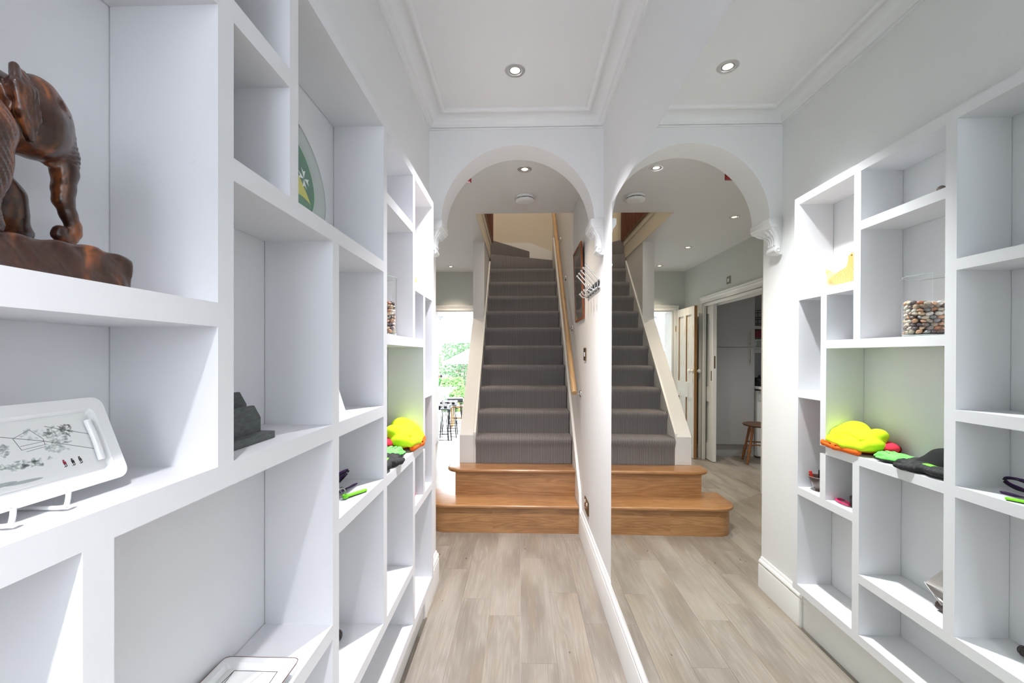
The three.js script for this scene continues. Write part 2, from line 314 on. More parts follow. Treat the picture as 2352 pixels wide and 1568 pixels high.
// kitchen, two steps down, garden doors at its end
struct('floor_kitchen', merge([box(-4.2, 0.6, -0.55, -0.4, 6.27, 10.65), box(-1.5, -0.3, -0.4, -0.2, 6.3, 6.58)]), M.tile);
struct('ceiling_kitchen', box(-4.2, 0.6, 2.0, 2.15, 6.27, 10.65), M.wall);
struct('wall_kitchen', merge([box(-4.35, -4.2, -0.55, 2.1, 6.2, 10.65), box(0.6, 0.75, -0.55, 2.1, 6.2, 10.65), box(-4.2, -1.5, -0.55, 2.1, 6.2, 6.27), box(0.5, 0.75, -0.55, 2.1, 6.2, 6.27), box(-4.2, 0.6, 1.63, 2.1, 10.4, 10.65), box(-4.2, -3.7, -0.55, 1.63, 10.4, 10.65), box(-0.6, 0.6, -0.55, 1.63, 10.4, 10.65)]), M.wall);
{
  const w = thing('window_1', 'wide white framed garden doors filling the end of the kitchen', 'window', [-2.15, -0.4, 10.45]); w.name = 'window_1'; w.userData = { kind: 'structure' };
  for (const [a, b, c, d] of [[-3.7, -0.6, 1.585, 1.63], [-3.7, -0.6, -0.4, -0.34], [-3.7, -3.64, -0.34, 1.585], [-0.66, -0.6, -0.34, 1.585], [-2.55, -2.47, -0.34, 1.585], [-1.21, -1.15, -0.34, 1.585]]) part(w, 'frame', box(a, b, c, d, 10.44, 10.5), M.trim);
  for (const [a, b] of [[-3.64, -2.55], [-2.47, -1.21], [-1.15, -0.66]]) part(w, 'pane', box(a, b, -0.34, 1.585, 10.465, 10.47), M.glass);
}
{ // glazed front door behind the camera
  const d = new THREE.Group(); d.name = 'door_1'; d.userData = { kind: 'structure' }; d.position.set(0, 0, 1.8); scene.add(d);
  for (const [a, b, c, e] of [[-0.42, -0.31, 0, 2.0], [0.29, 0.4, 0, 2.0], [-0.31, 0.29, 0, 1.2], [-0.31, 0.29, 1.9, 2.0], [-0.06, 0.04, 1.2, 1.9]]) part(d, 'door_frame', box(a, b, c, e, -1.83, -1.78), M.trim);
  for (const [a, b, c, e] of [[-0.42, 0.4, 2.0, 2.06], [-0.42, 0.4, 2.38, 2.42]]) part(d, 'transom', box(a, b, c, e, -1.84, -1.77), M.trim);
  for (const [a, b, c, e] of [[-0.31, -0.06, 1.2, 1.9], [0.04, 0.29, 1.2, 1.9], [-0.42, 0.4, 2.06, 2.38]]) part(d, 'pane', box(a, b, c, e, -1.81, -1.804), M.frosted);
}

// ------------------------------------------------------------------ mirror on the right wall
{
  const psi = -0.0028, tau = -0.00303, m = 0.42765;
  const px = (y, Z) => (m - Math.sin(tau) * (y - 1.28) - Math.sin(psi) * Z) / (Math.cos(psi) * Math.cos(tau));
  const z0 = -1.3, z1 = 2.027, y0 = 0.1875, y1 = 2.003;
  const wedge = (front, back) => {
    const P = []; const v = (f, y, Z) => V(px(y, Z) + f, y, Z);
    const A = [v(front, y0, z0), v(front, y0, z1), v(front, y1, z1), v(front, y1, z0)], B = back === null ? [V(XR - 0.0004, y0, z0), V(XR - 0.0004, y0, z1), V(XR - 0.0004, y1, z1), V(XR - 0.0004, y1, z0)] : [v(back, y0, z0), v(back, y0, z1), v(back, y1, z1), v(back, y1, z0)];
    const q = (a, b, c, d) => { for (const t of [a, b, c, a, c, d]) P.push(t.x, t.y, t.z); };
    q(...A); q(B[3], B[2], B[1], B[0]); for (let i = 0; i < 4; i++) { const j = (i + 1) % 4; q(A[j], A[i], B[i], B[j]); }
    const g = new THREE.BufferGeometry(); g.setAttribute('position', new THREE.Float32BufferAttribute(P, 3)); g.computeVertexNormals(); return uvm(g);
  };
  const t = thing('wall_mirror', 'large frameless wall mirror reflecting the white shelving and the stairs', 'mirror', [0.43, y0, 1]);
  part(t, 'mirror_glass', wedge(0, 0.001), M.mirror);
  part(t, 'backing', wedge(0.001, null), M.edge, 'pale bevelled edge');
}

// ------------------------------------------------------------------ built-in shelving
const XS = -0.4203, XB = -0.576, T = 0.0335;
const R = { T: 2.0165, r1: 1.801, a: 1.793, r2: 1.569, b: 1.5715, s1: 1.353, c: 1.347, i: 1.1245, d: 1.1235, j: 0.9, g: 0.6757, A: 0.676, h: 0.4555, B: 0.2264 };
{
  const t = thing('shelving_unit', 'white built-in shelving of uneven open compartments along the left wall', 'shelving', [-0.5, 0, 0.8]);
  const z0 = -0.47, z1 = 2.0363;
  const U = { E0: [z0, z0 + 0.033], N: [0.04, 0.073], LL: [0.395, 0.4265], VA: [0.577, 0.6093], VB: [0.7605, 0.79], VC: [0.9375, 0.97], VD: [1.2895, 1.3235], VE: [1.645, 1.678], VF: [1.8235, 1.857], E1: [2.003, z1] };
  const shelf = (top, a, b) => part(t, 'shelf', box(XB + 0.0012, XS, top - T, top, a, b), M.shelf);
  const up = (u, a, b) => part(t, 'upright', box(XB + 0.0012, XS, a, b, U[u][0], U[u][1]), M.shelf);
  shelf(R.T, z0, z1); shelf(R.B, z0, z1);
  up('E0', R.B, R.T - T); up('E1', R.B, R.T - T); up('VD', R.h, R.T - T);
  shelf(R.r1, U.N[1], U.VA[0]); shelf(R.r1, U.VA[1], U.VB[0]); shelf(R.a, U.VD[1], U.VE[0]);
  shelf(R.r2, U.VA[1], U.VD[0]); shelf(R.b, U.VE[1], U.E1[0]);
  shelf(R.s1, U.N[1], U.VA[0]); shelf(R.c, U.VD[1], U.VF[0]);
  shelf(R.i, U.E0[1], U.VC[0]); shelf(R.i, U.VC[1], U.VD[0]); shelf(R.d, U.VF[1], U.E1[0]);
  shelf(R.j, U.VC[1], U.VD[0]); shelf(R.j, U.VD[1], U.VF[0]);
  shelf(R.g, U.VE[1], U.E1[0]); shelf(R.A, U.LL[1], U.VC[0]); shelf(R.h, U.VC[1], U.VE[0]);
  up('N', R.i, R.T - T); up('LL', R.B, R.i - T); up('VA', R.i, R.T - T); up('VB', R.r2, R.T - T); up('VC', R.B, R.r2 - T);
  up('VE', R.c, R.T - T); up('VE', R.B, R.j - T); up('VF', R.j, R.b - T); up('VF', R.g, R.j - T);
  for (const [x, y] of [[-0.5265, 1.55], [-0.4577, 1.551]]) part(t, 'screw_cap', rod(V(x, y, 0.5772), V(x, y, 0.5766), 0.0048, 0.0046, 20), M.shelf);
  part(t, 'back_panel', box(XB - 0.012, XB, R.B - T, R.T, z0, z1), M.shelf);
  part(t, 'plinth', box(-0.484, -0.472, 0, R.B - T, z0 + 0.01, 2.04), M.trim);
}

// ------------------------------------------------------------------ staircase
{
  const t = thing('staircase', 'staircase with grey ribbed carpet and two oak bullnose steps at the foot', 'staircase', [0, 0, 3.4]);
  const NX = -0.3615, PX = 0.411;
  // oak steps: straight to the right wall, a quarter round at the left
  const plan = (xl, zf, zb, r) => { const s = new THREE.Shape(); s.moveTo(0.4165, zf); s.lineTo(xl + r, zf); s.absarc(xl + r, zf + r, r, -Math.PI / 2, Math.PI, true); s.lineTo(xl, zb); s.lineTo(0.4165, zb); s.closePath(); return s; };
  part(t, 'riser', uvm(toCreasedNormals(slabY(plan(-0.66, 3.045, 3.36, 0.125), 0, 0.18), 0.5), false, 0.2, 0.03), M.oak);
  part(t, 'tread', uvm(toCreasedNormals(slabY(plan(-0.685, 3.02, 3.4, 0.15), 0.18, 0.206, 0.011, 4), 0.6), false, 0.1, 0.31), M.oak);
  part(t, 'riser', uvm(box(-0.5, 0.4165, 0.206, 0.382, 3.245, 3.42), false, 0.55, 0.29), M.oak);
  part(t, 'tread', uvm(toCreasedNormals(slabY(plan(-0.568, 3.222, 3.423, 0.1), 0.382, 0.408, 0.011, 4), 0.6), false, 0.63, 0.14), M.oak);
  part(t, 'tread_end', uvm(box(-0.494, -0.376, 0.38, 0.4075, 3.42, 3.426)), M.oak);
  // carpeted steps
  const zn = k => 3.398 + 0.1845 * k, yn = k => 0.621 + 0.1882 * k;
  const step = k => {
    const y0 = k ? yn(k - 1) : 0.408, y = yn(k), z = zn(k), zr = z + 0.02, zx = zn(k + 1) + 0.02, p = [[zr, y0], [zr, y - 0.075], [z + 0.006, y - 0.05]];
    for (let a = 0; a <= 6; a++) { const q = Math.PI * (0.96 + (0.5 - 0.96) * a / 6); p.push([z + 0.028 + 0.028 * Math.cos(q), y - 0.028 + 0.028 * Math.sin(q)]); }
    p.push([zx, y], [zx, y0]); return p;
  };
  for (let k = 0; k < 10; k++) part(t, 'carpeted_step', ruled(step(k), NX, PX), M.carpet);
  for (const [y0, poly] of [[yn(9), [[NX, 5.115], [PX, 5.45], [PX, 5.78], [NX, 5.78]]], [yn(10), [[NX, 5.165], [0.136, 5.78], [NX, 5.78]]]])
    part(t, 'carpeted_winder', uvm(toCreasedNormals(slabY(poly, y0, y0 + 0.1882, 0.012, 3), 0.7)), M.carpet);
  // strings either side
  const line = (z, d) => 0.621 + (z - 3.398) * 1.02 + d;
  part(t, 'string', slabX([[3.0, 0.0], [3.0, 0.17], [3.04, 0.3], [5.45, line(5.45, 0.075)], [5.45, 2.2], [3.9, 0.4], [3.44, 0]], 0.4165, XR - 0.001, 0.002), M.trim);
  part(t, 'string', slabX([[3.418, 0.408], [3.418, 0.645], [5.1, line(5.1, 0.045)], [5.1, 2.0], [3.9, 0.41]], -0.3745, -0.362, 0.002), M.trim);
  part(t, 'bead', slabX([[3.42, 0.643], [3.42, 0.655], [5.1, line(5.1, 0.055)], [5.1, line(5.1, 0.043)]], -0.381, -0.3605, 0.003), M.trim);
  part(t, 'wall_skirting', slabZ([[NX, 2.69], [NX, 2.81], [0.125, 2.805], [0.43, 2.69], [0.43, 2.5], [0.14, 2.6]], 5.765, 5.779), M.trim);
  // landing balustrade above
  part(t, 'base_rail', uvm(box(-0.4, -0.345, 2.657, 2.695, 3.5, 5.16)), M.darkWood);
  for (let z = 3.6; z < 5.1; z += 0.088) part(t, 'baluster', rod(V(-0.372, 2.69, z), V(-0.372, 3.5, z), 0.014, 0.014, 8), M.darkWood);
  part(t, 'landing_rail', box(-0.405, -0.34, 3.5, 3.56, 3.5, 5.16), M.darkWood);
  part(t, 'newel_post', box(-0.405, -0.335, 2.66, 3.65, 5.16, 5.23), M.darkWood);
}
struct('wall_landing', box(-1.1, -1.06, FU, 4.6, 3.2, 5.6), std(0x5a2a20, 0.6));
{
  const t = thing('handrail', 'round oak handrail on chrome brackets along the right stair wall', 'handrail', [0.39, 1.0, 3.0]);
  const a = V(0.386, 1.008, 3.045), b = V(0.386, 3.0, 5.02);
  part(t, 'rail', (() => { const g = rod(a, b, 0.0205, 0.0205, 24); const p = g.attributes.position, uv = g.attributes.uv; for (let i = 0; i < p.count; i++) uv.setXY(i, uv.getX(i) * 0.13, p.getY(i) * 1.4); return g; })(), M.rail);
  for (const [y, z] of [[1.0, 3.075], [1.505, 3.575], [2.02, 4.09], [2.53, 4.595]]) {
    const br = part(t, 'bracket', merge([tube([V(0.386, y + 0.02, z), V(0.388, y + 0.004, z), V(0.41, y, z), V(XR, y, z)], 0.0045, 16, 8)]), M.chrome);
    part(br, 'wall_plate', rod(V(XR - 0.007, y, z), V(XR - 0.0005, y, z), 0.024, 0.026, 20), M.chrome);
  }
}

// ------------------------------------------------------------------ ceiling lights and fittings
function downlight(label, x, y, Z, power, warm, r = 0.046) {
  const t = thing('downlight', label, 'ceiling light', [x, y, Z], 'recessed downlights');
  part(t, 'trim_ring', toCreasedNormals(lathe([[r * 0.62, 0.004], [r * 0.62, -0.001], [r * 0.7, -0.0035], [r * 0.95, -0.003], [r, 0], [r, 0.004]], V(x, y, Z), 40).toNonIndexed(), 0.6), M.nickel.clone());
  t.children[0].material.color.set(0xd9d9d9); t.children[0].material.metalness = 0.6;
  part(t, 'inner_ring', lathe([[r * 0.44, 0.008], [r * 0.46, -0.0015], [r * 0.58, -0.0015], [r * 0.6, 0.006]], V(x, y, Z), 36), M.nickel);
  part(t, 'lamp', lathe([[0, -0.0008], [r * 0.45, -0.0008]], V(x, y, Z), 28), warm ? M.lampWarm : M.lamp);
  const s = new THREE.SpotLight(warm ? 0xffecd6 : 0xf9f9ff, power, 0, 0.82, 1, 2); s.position.set(x, y - 0.012, -Z); s.target.position.set(x, 0, -Z); s.castShadow = true; s.shadow.radius = 1.4; scene.add(s, s.target);
}
downlight('white recessed downlight in the hall ceiling in front of the arch', -0.0234, CH, 1.86, SPOT_HALL, false);
downlight('recessed downlight in the hall ceiling over the entrance door', -0.0234, CH, -0.35, SPOT_HALL, false);
downlight('warm recessed downlight above the smoke alarm, seen through the arch', 0.027, CR, 2.68, SPOT_REAR, true);
downlight('recessed downlight nearest the red box, over the rear hall', -0.925, CR, 3.64, SPOT_REAR, true);
downlight('middle recessed downlight of the row in front of the sliding door', -0.925, CR, 4.65, SPOT_REAR, true);
downlight('recessed downlight furthest back, above the pine kitchen door', -0.925, CR, 5.6, SPOT_REAR, true);
{
  const l = new THREE.PointLight(0xffeed6, LANDING, 0, 2); l.position.set(-0.1, 4.3, -3.6); l.castShadow = true; l.shadow.radius = 4; scene.add(l);
  const t = thing('pendant_bulb', 'warm globe bulb hanging in the upper stairwell', 'ceiling light', [-0.1, 4.2, 3.6]);
  part(t, 'globe', new THREE.SphereGeometry(0.07, 20, 14).translate(-0.1, 4.3, -3.6), M.lampWarm);
  part(t, 'cord', rod(V(-0.1, 4.37, 3.6), V(-0.1, 5, 3.6), 0.004), M.white);
}
{
  const c = V(0.034, CR, 3.14), t = thing('smoke_alarm', 'round white smoke alarm on the ceiling before the stair opening', 'smoke alarm', [0.034, CR, 3.14]);
  part(t, 'base_plate', lathe([[0, 0], [0.066, 0], [0.068, -0.004], [0.068, -0.017], [0.066, -0.02], [0, -0.02]], c, 48), M.white);
  part(t, 'cover', lathe([[0, -0.024], [0.069, -0.024], [0.071, -0.03], [0.069, -0.037], [0.058, -0.044], [0.03, -0.046], [0, -0.046]], c, 48), M.white);
  for (let k = 0; k < 9; k++) { const a = k / 9 * Math.PI * 2, g = new THREE.TorusGeometry(0.0685, 0.0018, 6, 10, 0.5).rotateX(Math.PI / 2).rotateY(a).translate(c.x, c.y - 0.0265, c.z); part(t, 'vent_slot', g, M.black); }
  part(t, 'vent_gap', lathe([[0.064, -0.0195], [0.064, -0.0245]], c, 40), M.black);
  part(t, 'test_button', ball(V(0.02, CR - 0.043, 3.1), 0.006, 1, 0.5, 1), M.vinyl);
}
{
  const t = thing('alarm_box', 'dark red box with black end hanging behind the arch', 'alarm box', [-0.34, 2.268, ZB]);
  part(t, 'case', rbox(-0.4, -0.283, 2.274, 2.4, ZB + 0.001, ZB + 0.035, 0.006), std(0x8c1016, 0.4));
  part(t, 'end_cap', rbox(-0.43, -0.314, 2.268, 2.34, ZB + 0.0005, ZB + 0.02, 0.005), M.black);
}
// plaster corbels under the arch
for (const s of [-1, 1]) {
  const wallX = s < 0 ? XL : XR, dx = v => wallX - s * v, y = v => v;
  const t = thing('corbel', s < 0 ? 'white plaster scroll corbel under the left foot of the arch' : 'white plaster scroll corbel under the right foot of the arch, above the coat hooks', 'corbel', [wallX, 1.8, (ZA + ZB) / 2]);
  const P = (a, z0, z1, bev) => { const poly = a.map(([d, h]) => [dx(d), h]); return slabZ(poly, z0, z1, bev); };
  part(t, 'abacus', toCreasedNormals(P([[0, 1.998], [0.064, 1.998], [0.068, 1.994], [0.068, 1.966], [0.062, 1.96], [0.06, 1.953], [0.05, 1.948], [0, 1.948]], ZA - 0.008, ZB + 0.012, 0.003), 0.4), M.wall);
  // body: tapers downwards both from the wall and from the back
  const secs = [[1.95, 0.056, 0.17], [1.938, 0.05, 0.166], [1.928, 0.045, 0.15], [1.915, 0.038, 0.115], [1.9, 0.033, 0.092], [1.88, 0.0295, 0.08], [1.862, 0.03, 0.076], [1.848, 0.034, 0.08], [1.838, 0.037, 0.084], [1.826, 0.036, 0.082], [1.817, 0.03, 0.074], [1.81, 0.02, 0.06], [1.806, 0.004, 0.04]];
  const ringAt = ([h, d, w]) => { const o = [], r = Math.min(0.008, d * 0.4); o.push([0, 0]); for (let k = 0; k <= 4; k++) { const a = k / 4 * Math.PI / 2; o.push([d - r + r * Math.sin(a), r - r * Math.cos(a)]); } for (let k = 0; k <= 4; k++) { const a = k / 4 * Math.PI / 2; o.push([d - r + r * Math.cos(a), w - r + r * Math.sin(a)]); } o.push([0, w]); return o.map(([a, b]) => V(dx(a), h, ZA - 0.004 + b)); };
  const pos = [], rings = secs.map(ringAt), tri = (...q) => q.forEach(p => pos.push(p.x, p.y, p.z));
  for (let i = 0; i < rings.length - 1; i++) for (let k = 0; k < 11; k++) { const [a, b, c, d] = [rings[i][k], rings[i][k + 1], rings[i + 1][k + 1], rings[i + 1][k]]; tri(a, b, c); tri(a, c, d); }
  for (const q of [rings[0], rings.at(-1)]) for (let k = 1; k < 11; k++) tri(q[0], q[k], q[k + 1]);
  const bg = new THREE.BufferGeometry(); bg.setAttribute('position', new THREE.Float32BufferAttribute(pos, 3)); bg.computeVertexNormals();
  part(t, 'body', uvm(toCreasedNormals(bg, 0.8)), M.wall);
  const leaf = [], lz = (h, f) => { let i = 0; while (i < secs.length - 2 && secs[i + 1][0] > h) i++; const u = clamp((secs[i][0] - h) / (secs[i][0] - secs[i + 1][0])); return [lerp(secs[i][1], secs[i + 1][1], u), ZA - 0.004 + lerp(secs[i][2], secs[i + 1][2], u) * f]; };
  for (const [f, w] of [[0.16, 0.8], [0.38, 1], [0.6, 1], [0.84, 0.8]]) {
    const p = [1.94, 1.922, 1.9, 1.878, 1.858].map(h => { const [d, z] = lz(h, f); return V(dx(d + 0.001), h, z); });
    leaf.push(tube(p, 0.0052 * w, 18, 8), ball(p[4], 0.0075 * w, 1, 1.2, 1), ball(p[1], 0.0075 * w, 1, 1.5, 1));
  }
  { const [d, z] = lz(1.832, 0.5); leaf.push(rod(V(dx(d - 0.01), 1.832, ZA), V(dx(d - 0.01), 1.832, ZA + 0.074), 0.0125, 0.0125, 18)); void z; }
  part(t, 'acanthus_leaf', merge(leaf), M.wall);
  part(t, 'side_scroll', merge([new THREE.TorusGeometry(0.009, 0.0028, 8, 20).translate(dx(0.022), 1.831, -(ZA - 0.004)), tube([V(dx(0.01), 1.842, ZA - 0.004), V(dx(0.012), 1.87, ZA - 0.0045), V(dx(0.018), 1.9, ZA - 0.0045), V(dx(0.036), 1.938, ZA - 0.004)], 0.0026, 16, 6)]), M.wall);
}

// ------------------------------------------------------------------ on the right wall
{
  const t = thing('coat_rack', 'chrome coat rack of five double hooks beside the mirror', 'coat rack', [XR, 1.64, 2.55]);
  part(t, 'lower_rail', rod(V(0.43, 1.654, 2.33), V(0.43, 1.654, 2.76), 0.005), M.chrome);
  part(t, 'upper_rail', rod(V(0.432, 1.692, 2.33), V(0.432, 1.692, 2.76), 0.003), M.chrome);
  [2.375, 2.462, 2.549, 2.636, 2.723].forEach(z => {
    const h = part(t, 'hook', tube([V(0.365, 1.783, z), V(0.398, 1.745, z), V(0.425, 1.712, z), V(0.431, 1.7, z), V(0.431, 1.675, z), V(0.426, 1.657, z), V(0.412, 1.648, z), V(0.395, 1.651, z), V(0.381, 1.668, z)], 0.0042, 60, 8), M.chrome);
    part(h, 'ball_tip', merge([ball(V(0.364, 1.784, z), 0.0075), ball(V(0.381, 1.668, z), 0.0075)]), M.chrome);
    part(t, 'back_plate', merge([rbox(0.4325, XR - 0.0005, 1.648, 1.7, z - 0.022, z - 0.006, 0.001), rbox(0.4325, XR - 0.0005, 1.648, 1.7, z + 0.006, z + 0.022, 0.001)]), M.black);
  });
}
{
  const t = thing('framed_picture', 'dark framed picture in a thin reddish wood frame by the handrail', 'picture', [0.42, 1.525, 3.1]);
  const z0 = 2.885, z1 = 3.29, y0 = 1.53, y1 = 2.055, lean = y => 0.424 - (y - y0) / (y1 - y0) * 0.017;
  const bar = (a, b, c, d, f = 0, w = 0.012) => { const g = box(0, w, c, d, a, b), p = g.attributes.position; for (let i = 0; i < p.count; i++) p.setX(i, p.getX(i) + lean(p.getY(i)) + f); g.computeVertexNormals(); return uvm(g); };
  const wood = std(0x8a4a22, 0.35);
  for (const q of [[z0, z0 + 0.016, y0, y1], [z1 - 0.016, z1, y0, y1], [z0 + 0.016, z1 - 0.016, y0, y0 + 0.016], [z0 + 0.016, z1 - 0.016, y1 - 0.016, y1]]) part(t, 'frame_bar', bar(...q), wood);
  part(t, 'mount', bar(z0 + 0.016, z1 - 0.016, y0 + 0.016, y1 - 0.016, 0.005, 0.002), std(0x9a9284, 0.7));
  const art = canvasTex(256, 384, (c, w, h) => { c.fillStyle = '#3b3a36'; c.fillRect(0, 0, w, h); for (let i = 0; i < 260; i++) { c.fillStyle = `rgba(${60 + hash(i, 1) * 60},${58 + hash(i, 2) * 55},${48 + hash(i, 3) * 50},.35)`; c.fillRect(hash(i, 4) * w, hash(i, 5) * h, 4 + hash(i, 6) * 34, 6 + hash(i, 7) * 60); } });
  const g = bar(z0 + 0.075, z1 - 0.075, y0 + 0.085, y1 - 0.085, 0.0035, 0.0012), u = g.attributes.uv; for (let i = 0; i < u.count; i++) u.setXY(i, (g.attributes.position.getZ(i) + z1 - 0.075) / 0.255, (g.attributes.position.getY(i) - y0 - 0.085) / 0.355);
  part(t, 'print', g, std(0xffffff, 0.6, { map: art }));
  part(t, 'glazing', bar(z0 + 0.016, z1 - 0.016, y0 + 0.016, y1 - 0.016, 0.0022, 0.0004), M.glass);
}
{
  const t = thing('light_switch', 'small polished bronze light switch on the right wall below the picture', 'light switch', [XR, 1.243, 2.863]);
  part(t, 'plate', rbox(XR - 0.007, XR - 0.0003, 1.243, 1.328, 2.82, 2.906, 0.002), M.bronze);
  part(t, 'rocker', rbox(XR - 0.011, XR - 0.0065, 1.27, 1.3, 2.856, 2.87, 0.001), M.chrome);
  part(t, 'screw', merge([rod(V(XR - 0.0076, 1.285, 2.835), V(XR - 0.006, 1.285, 2.835), 0.003), rod(V(XR - 0.0076, 1.285, 2.891), V(XR - 0.006, 1.285, 2.891), 0.003)]), M.chrome);
}
{
  const t = thing('wall_socket', 'polished bronze double socket on the right wall above the skirting', 'wall socket', [XR, 0.25, 2.785]);
  part(t, 'plate', rbox(XR - 0.008, XR - 0.0003, 0.25, 0.336, 2.712, 2.858, 0.002), M.bronze);
  for (const z of [2.748, 2.82]) { part(t, 'outlet', merge([rbox(XR - 0.0092, XR - 0.007, 0.278, 0.284, z - 0.014, z - 0.007, 0.0008), rbox(XR - 0.0092, XR - 0.007, 0.278, 0.284, z + 0.007, z + 0.014, 0.0008), rbox(XR - 0.0092, XR - 0.007, 0.294, 0.303, z - 0.002, z + 0.002, 0.0008)]), M.black); part(t, 'rocker', rbox(XR - 0.0115, XR - 0.007, 0.306, 0.324, z - 0.005, z + 0.005, 0.001), M.white); }
}

// ------------------------------------------------------------------ doors of the rear hall
downlight('recessed downlight in the utility room ceiling', -2.05, CR, 4.5, 9, false);
{ // pine four-panel kitchen door, standing open
  const d = new THREE.Group(); d.name = 'door_2'; d.userData = { kind: 'structure' }; d.position.copy(V(-1.27, 0.006, 5.95)); scene.add(d);
  const Wd = 0.62, Hd = 1.9, th = 0.036;                             // local: x = thickness (face at 0, back at -th), z = along the leaf from the hinge
  const q = (a, b, c, e, f = 0, k = th) => uvm(box(-k, f, c, e, -b, -a), false, a);
  const add = (name, g, m, p = d) => { const o = shadows(new THREE.Mesh(g, m)); o.name = name; p.add(o); return o; };
  for (const [a, b] of [[0, 0.09], [Wd - 0.09, Wd]]) add('stile', q(a, b, 0, Hd), M.pine);
  add('stile', q(0.27, 0.35, 0.2, 0.74), M.pine); add('stile', q(0.27, 0.35, 0.94, Hd - 0.1), M.pine);
  for (const [c, e] of [[0, 0.2], [0.74, 0.94], [Hd - 0.1, Hd]]) add('rail', q(0.09, Wd - 0.09, c, e), M.pine);
  for (const [a, b] of [[0.09, 0.27], [0.35, Wd - 0.09]]) for (const [c, e] of [[0.2, 0.74], [0.94, Hd - 0.1]]) add('panel', q(a, b, c, e, -0.013, 0.023), M.pine);
  for (const a of [0.09, 0.35]) for (const [c, e] of [[0.2, 0.74], [0.94, Hd - 0.1]]) add('panel_bead', box(-0.014, -0.003, c, e, -(a + 0.009), -a), M.pineEdge);
  add('leading_edge', box(-th, -0.0005, 0, Hd, -(Wd + 0.0015), -Wd), M.pineEdge);
  for (const s of [1, -1]) {
    const x = s > 0 ? 0 : -th, k = new THREE.LatheGeometry([[0, 0.064], [0.014, 0.062], [0.026, 0.054], [0.029, 0.045], [0.025, 0.034], [0.012, 0.026], [0.011, 0.012], [0.024, 0.006], [0.026, 0]].map(([r, h]) => new THREE.Vector2(r, h)), 24).rotateZ(-s * Math.PI / 2).translate(x, 1.085, Wd - 0.045);
    add('knob', k, M.gloss);
    add('knob_plate', new THREE.CylinderGeometry(0.03, 0.031, 0.004, 24).rotateZ(Math.PI / 2).translate(x + s * 0.002, 1.085, Wd - 0.045), M.brass);
  }
  add('latch_plate', box(-0.03, -0.006, 1.03, 1.14, -(Wd + 0.0025), -Wd), M.brass);
  for (const y of [0.25, 1.65]) add('hinge', new THREE.CylinderGeometry(0.006, 0.006, 0.08, 10).translate(0.004, y, -0.004), M.brass);
}
{ // white sliding pocket door, mostly inside the wall
  const d = new THREE.Group(); d.name = 'door_3'; d.userData = { kind: 'structure' }; d.position.copy(V(-1.452, 0, 5.5)); scene.add(d);
  const x0 = -1.474, x1 = -1.43, a = 5.172, b = 5.93;
  part(d, 'stile', box(x0, x1, 0.008, 1.915, a, a + 0.1), M.trim); part(d, 'stile', box(x0, x1, 0.008, 1.915, b - 0.1, b), M.trim);
  for (const [c, e] of [[0.008, 0.2], [0.72, 0.9], [1.8, 1.915]]) part(d, 'rail', box(x0, x1, c, e, a + 0.1, b - 0.1), M.trim);
  for (const [c, e] of [[0.2, 0.72], [0.9, 1.8]]) part(d, 'panel', box(x0 + 0.016, x1 - 0.016, c, e, a + 0.1, b - 0.1), M.trim);
  part(d, 'handle', box(x1 - 0.002, x1 + 0.0012, 0.98, 1.1, a + 0.028, a + 0.048), M.bronze);
  part(d, 'edge_pull', box(-1.46, -1.444, 1.13, 1.28, a - 0.0012, a + 0.002), M.bronze);
}
{
  const t = thing('light_switch', 'square grey switch plate high on the wall over the sliding door', 'light switch', [-1.39, 2.063, 4.7]);
  part(t, 'plate', rbox(-1.3895, -1.383, 2.066, 2.152, 4.657, 4.743, 0.002), M.nickel);
  part(t, 'rocker', rbox(-1.384, -1.379, 2.09, 2.128, 4.685, 4.715, 0.001), M.white);
}

// ------------------------------------------------------------------ utility room
{
  const t = thing('tall_cabinet', 'tall pale grey cabinet with two doors in the utility room', 'cabinet', [-1.82, 0, 5.78]);
  part(t, 'carcass', merge([box(-2.1, -1.53, 0.155, 2.2, 5.5, 6.14)]), M.cabinet);
  part(t, 'plinth', box(-2.1, -1.53, 0.001, 0.15, 5.51, 6.14), M.cabinet);
  for (const [y0, y1, h0, h1] of [[0.157, 1.391, 1.19, 1.376], [1.398, 2.198, 1.41, 1.596]]) {
    const d = part(t, 'door', rbox(-2.078, -1.535, y0, y1, 5.478, 5.4985, 0.002), M.cabinet);
    part(d, 'handle', merge([rod(V(-2.028, h0, 5.448), V(-2.028, h1, 5.448), 0.006), rod(V(-2.028, h0 + 0.03, 5.448), V(-2.028, h0 + 0.03, 5.478), 0.004), rod(V(-2.028, h1 - 0.03, 5.448), V(-2.028, h1 - 0.03, 5.478), 0.004)]), M.nickel);
  }
}
{
  const t = thing('wall_shelves', 'pale shelves in the alcove beside the tall grey cabinet', 'shelves', [-2.35, 1.3, 5.8]);
  for (const y of [1.655, 1.347]) part(t, 'shelf', box(-2.595, -2.105, y - 0.022, y + 0.018, 5.56, 6.14), M.cabinet);
}
{
  const t = thing('wire_basket', 'black wire basket on the top shelf of the alcove', 'basket', [-2.25, 1.673, 5.7]);
  for (const y of [1.7, 1.78, 1.87]) part(t, 'hoop', tube([V(-2.36, y, 5.58), V(-2.125, y, 5.58), V(-2.125, y, 5.84), V(-2.36, y, 5.84)], 0.004, 60, 6, true), M.black);
  for (const [x, z] of [[-2.36, 5.58], [-2.3, 5.58], [-2.24, 5.58], [-2.18, 5.58], [-2.12, 5.58], [-2.12, 5.7], [-2.12, 5.84]]) part(t, 'upright_wire', rod(V(x, 1.675, z), V(x, 1.87, z), 0.003, 0.003, 6), M.black);
}
solo('storage_tin', 'dark red and green tin on the lower alcove shelf', 'tin', rbox(-2.32, -2.12, 1.519, 1.62, 5.62, 5.78, 0.004), std(0x6a1420, 0.5));
